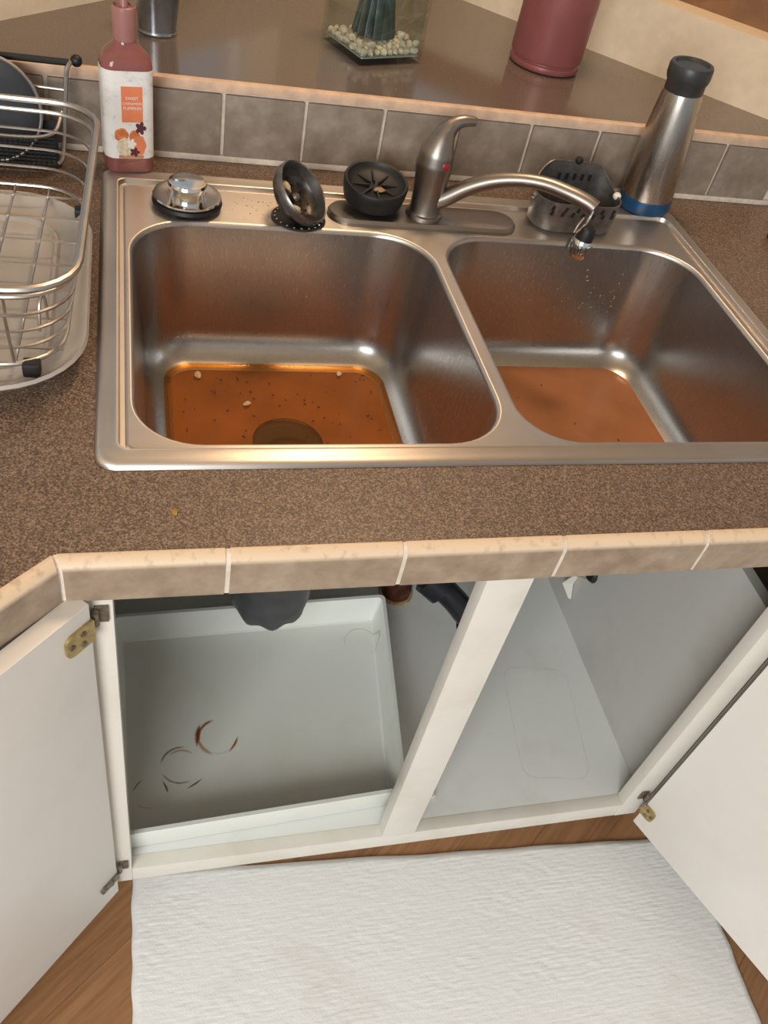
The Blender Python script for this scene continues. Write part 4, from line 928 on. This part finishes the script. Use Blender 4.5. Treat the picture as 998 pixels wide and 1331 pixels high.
# garbage disposal
gd = thing('garbage_disposal', 'dark grey garbage disposal body hanging under the left bowl', 'garbage disposal', (0.222, 0.235, -0.56))
bm = B(); n = 48; prof_ = [(0.040, -0.222), (0.048, -0.235), (0.056, -0.26), (0.0595, -0.32), (0.0595, -0.475), (0.0565, -0.498), (0.051, -0.510), (0.046, -0.516), (0.0, -0.518)]
rows = []
for r, z in prof_:
    if r == 0: rows.append([bm.verts.new((0.222, 0.235, z))]); continue
    sc_ = 0.028 if z < -0.48 else 0.0
    rows.append([bm.verts.new((0.222 + r * (1 + sc_ * math.cos(8 * 2 * PI * i / n)) * math.cos(2 * PI * i / n), 0.235 + r * (1 + sc_ * math.cos(8 * 2 * PI * i / n)) * math.sin(2 * PI * i / n), z - (0.003 * math.cos(8 * 2 * PI * i / n) if z < -0.505 else 0))) for i in range(n)])
for a, b in zip(rows, rows[1:]):
    if len(b) == 1:
        for i in range(n): bm.faces.new((a[i], a[(i + 1) % n], b[0]))
    else: bridge(bm, a, b)
obj('housing', bm, M_dark, gd)
bm = B(); lathe(bm, [(0.030, -0.198), (0.052, -0.198), (0.054, -0.204), (0.054, -0.218), (0.045, -0.226), (0.030, -0.226)], Matrix.Translation((0.222, 0.235, 0)), 36); obj('mounting_ring', bm, M_black, gd)
# drain pipes
M_pipe = plain('black_abs_pipe', (0.010, 0.012, 0.017), 0.3, 0, 0.3)
tp = thing('drain_pipe', 'black plastic drain pipe and trap under the right bowl', 'pipe', (0.57, 0.30, -0.60))
bm = B(); tube(bm, catmull([(0.615, 0.245, -0.225), (0.616, 0.245, -0.36), (0.614, 0.235, -0.46), (0.603, 0.218, -0.525), (0.578, 0.205, -0.552), (0.552, 0.208, -0.545), (0.525, 0.226, -0.520), (0.49, 0.250, -0.498), (0.43, 0.285, -0.480), (0.34, 0.31, -0.47), (0.28, 0.27, -0.46)], 6), 0.021, 16); obj('pipe_run', bm, M_pipe, tp)
bm = B()
for a, b in (((0.566, 0.206, -0.556), (0.548, 0.210, -0.548)), ((0.505, 0.240, -0.509), (0.480, 0.256, -0.494))): tube(bm, [a, b], 0.028, 18)
obj('slip_nut', bm, M_pipe, tp)
bm = B(); lathe(bm, [(0, 0), (0.024, 0.0), (0.026, 0.003), (0.026, 0.022), (0.018, 0.026), (0.016, 0.05), (0, 0.05)], Matrix.Translation((0.470, 0.335, ZR)), 24)
rf = thing('floor_fitting', 'rusty brown pipe fitting on the cabinet floor behind the tray', 'pipe fitting', (0.47, 0.335, ZR)); obj('fitting', bm, plain('rusty_brown', (0.10, 0.028, 0.015), 0.6, 0.3, 0.5, 100), rf)
bm = B(); lathe(bm, [(0.025, 0), (0.031, 0), (0.030, 0.003), (0.025, 0.004)], Matrix.Translation((0.470, 0.335, ZR)), 24); obj('flange', bm, plain('rust_stained_cream', (0.42, 0.28, 0.13), 0.6, 0, 0.4, 90), rf)

# ================================================================== BATH MAT
bm = B(); nx, ny = 340, 230
c00, c10, c11, c01 = Vector((0.010, -0.050)), Vector((0.905, -0.112)), Vector((0.888, -0.66)), Vector((0.006, -0.63))
top = []
for j in range(ny + 1):
    rowv = []
    for i in range(nx + 1):
        u, v = i / nx, j / ny
        q = c00.lerp(c10, u).lerp(c01.lerp(c11, u), v)
        bow = 0.010 * math.sin(PI * min(1, v * 1.6)) * max(0, u - 0.75) * 4 * 0.25
        wob = 0.0035 * mnoise.noise(Vector((v * 14, 5.2, 0)))
        x = q.x + bow + (wob if u > 0.98 or u < 0.02 else 0); y = q.y + 0.003 * mnoise.noise(Vector((x * 12, 1.7, 0))) * (1 if v < 0.03 else 0)
        e = min(1.0, min(u, 1 - u) * nx / 4, min(v, 1 - v) * ny / 4)
        rib = math.sin((y * 2 * PI / 0.0062) + 2.4 * mnoise.noise(Vector((x * 26, y * 20, 0))))
        bmpz = mnoise.noise(Vector((x * 70, y * 230, 0.3))) + 0.6 * mnoise.noise(Vector((x * 190, y * 300, 2.3)))
        fade = 0.45 + 0.9 * abs(mnoise.noise(Vector((x * 7, y * 9, 4))))
        z = ZF + 0.0005 + math.sqrt(e) * (0.0085 + (0.0006 * rib + 0.0008 * bmpz) * fade + 0.0022 * mnoise.noise(Vector((x * 5, y * 6, 8))))
        rowv.append(bm.verts.new((x, y, z)))
    top.append(rowv)
for j in range(ny):
    for i in range(nx): bm.faces.new((top[j][i], top[j + 1][i], top[j + 1][i + 1], top[j][i + 1]))
M_mat, t, p = nt('white_cotton_chenille')
v = coords(t); f = nz(t, v, 5, 5, 0.6); col = ramp(t, f, [(0.56, (0.84, 0.845, 0.835)), (0.76, (0.72, 0.69, 0.65))])
lk(t, col, p.inputs['Base Color']); p.inputs['Roughness'].default_value = 0.95; p.inputs['Specular IOR Level'].default_value = 0.1
bump(t, p, nz(t, v, 420, 3), 0.3, 0.0015)
tag(recenter(obj('bath_mat', bm, M_mat, smooth=80, recalc=False)), 'white ribbed cotton mat on the wood floor in front of the cabinet', 'mat')
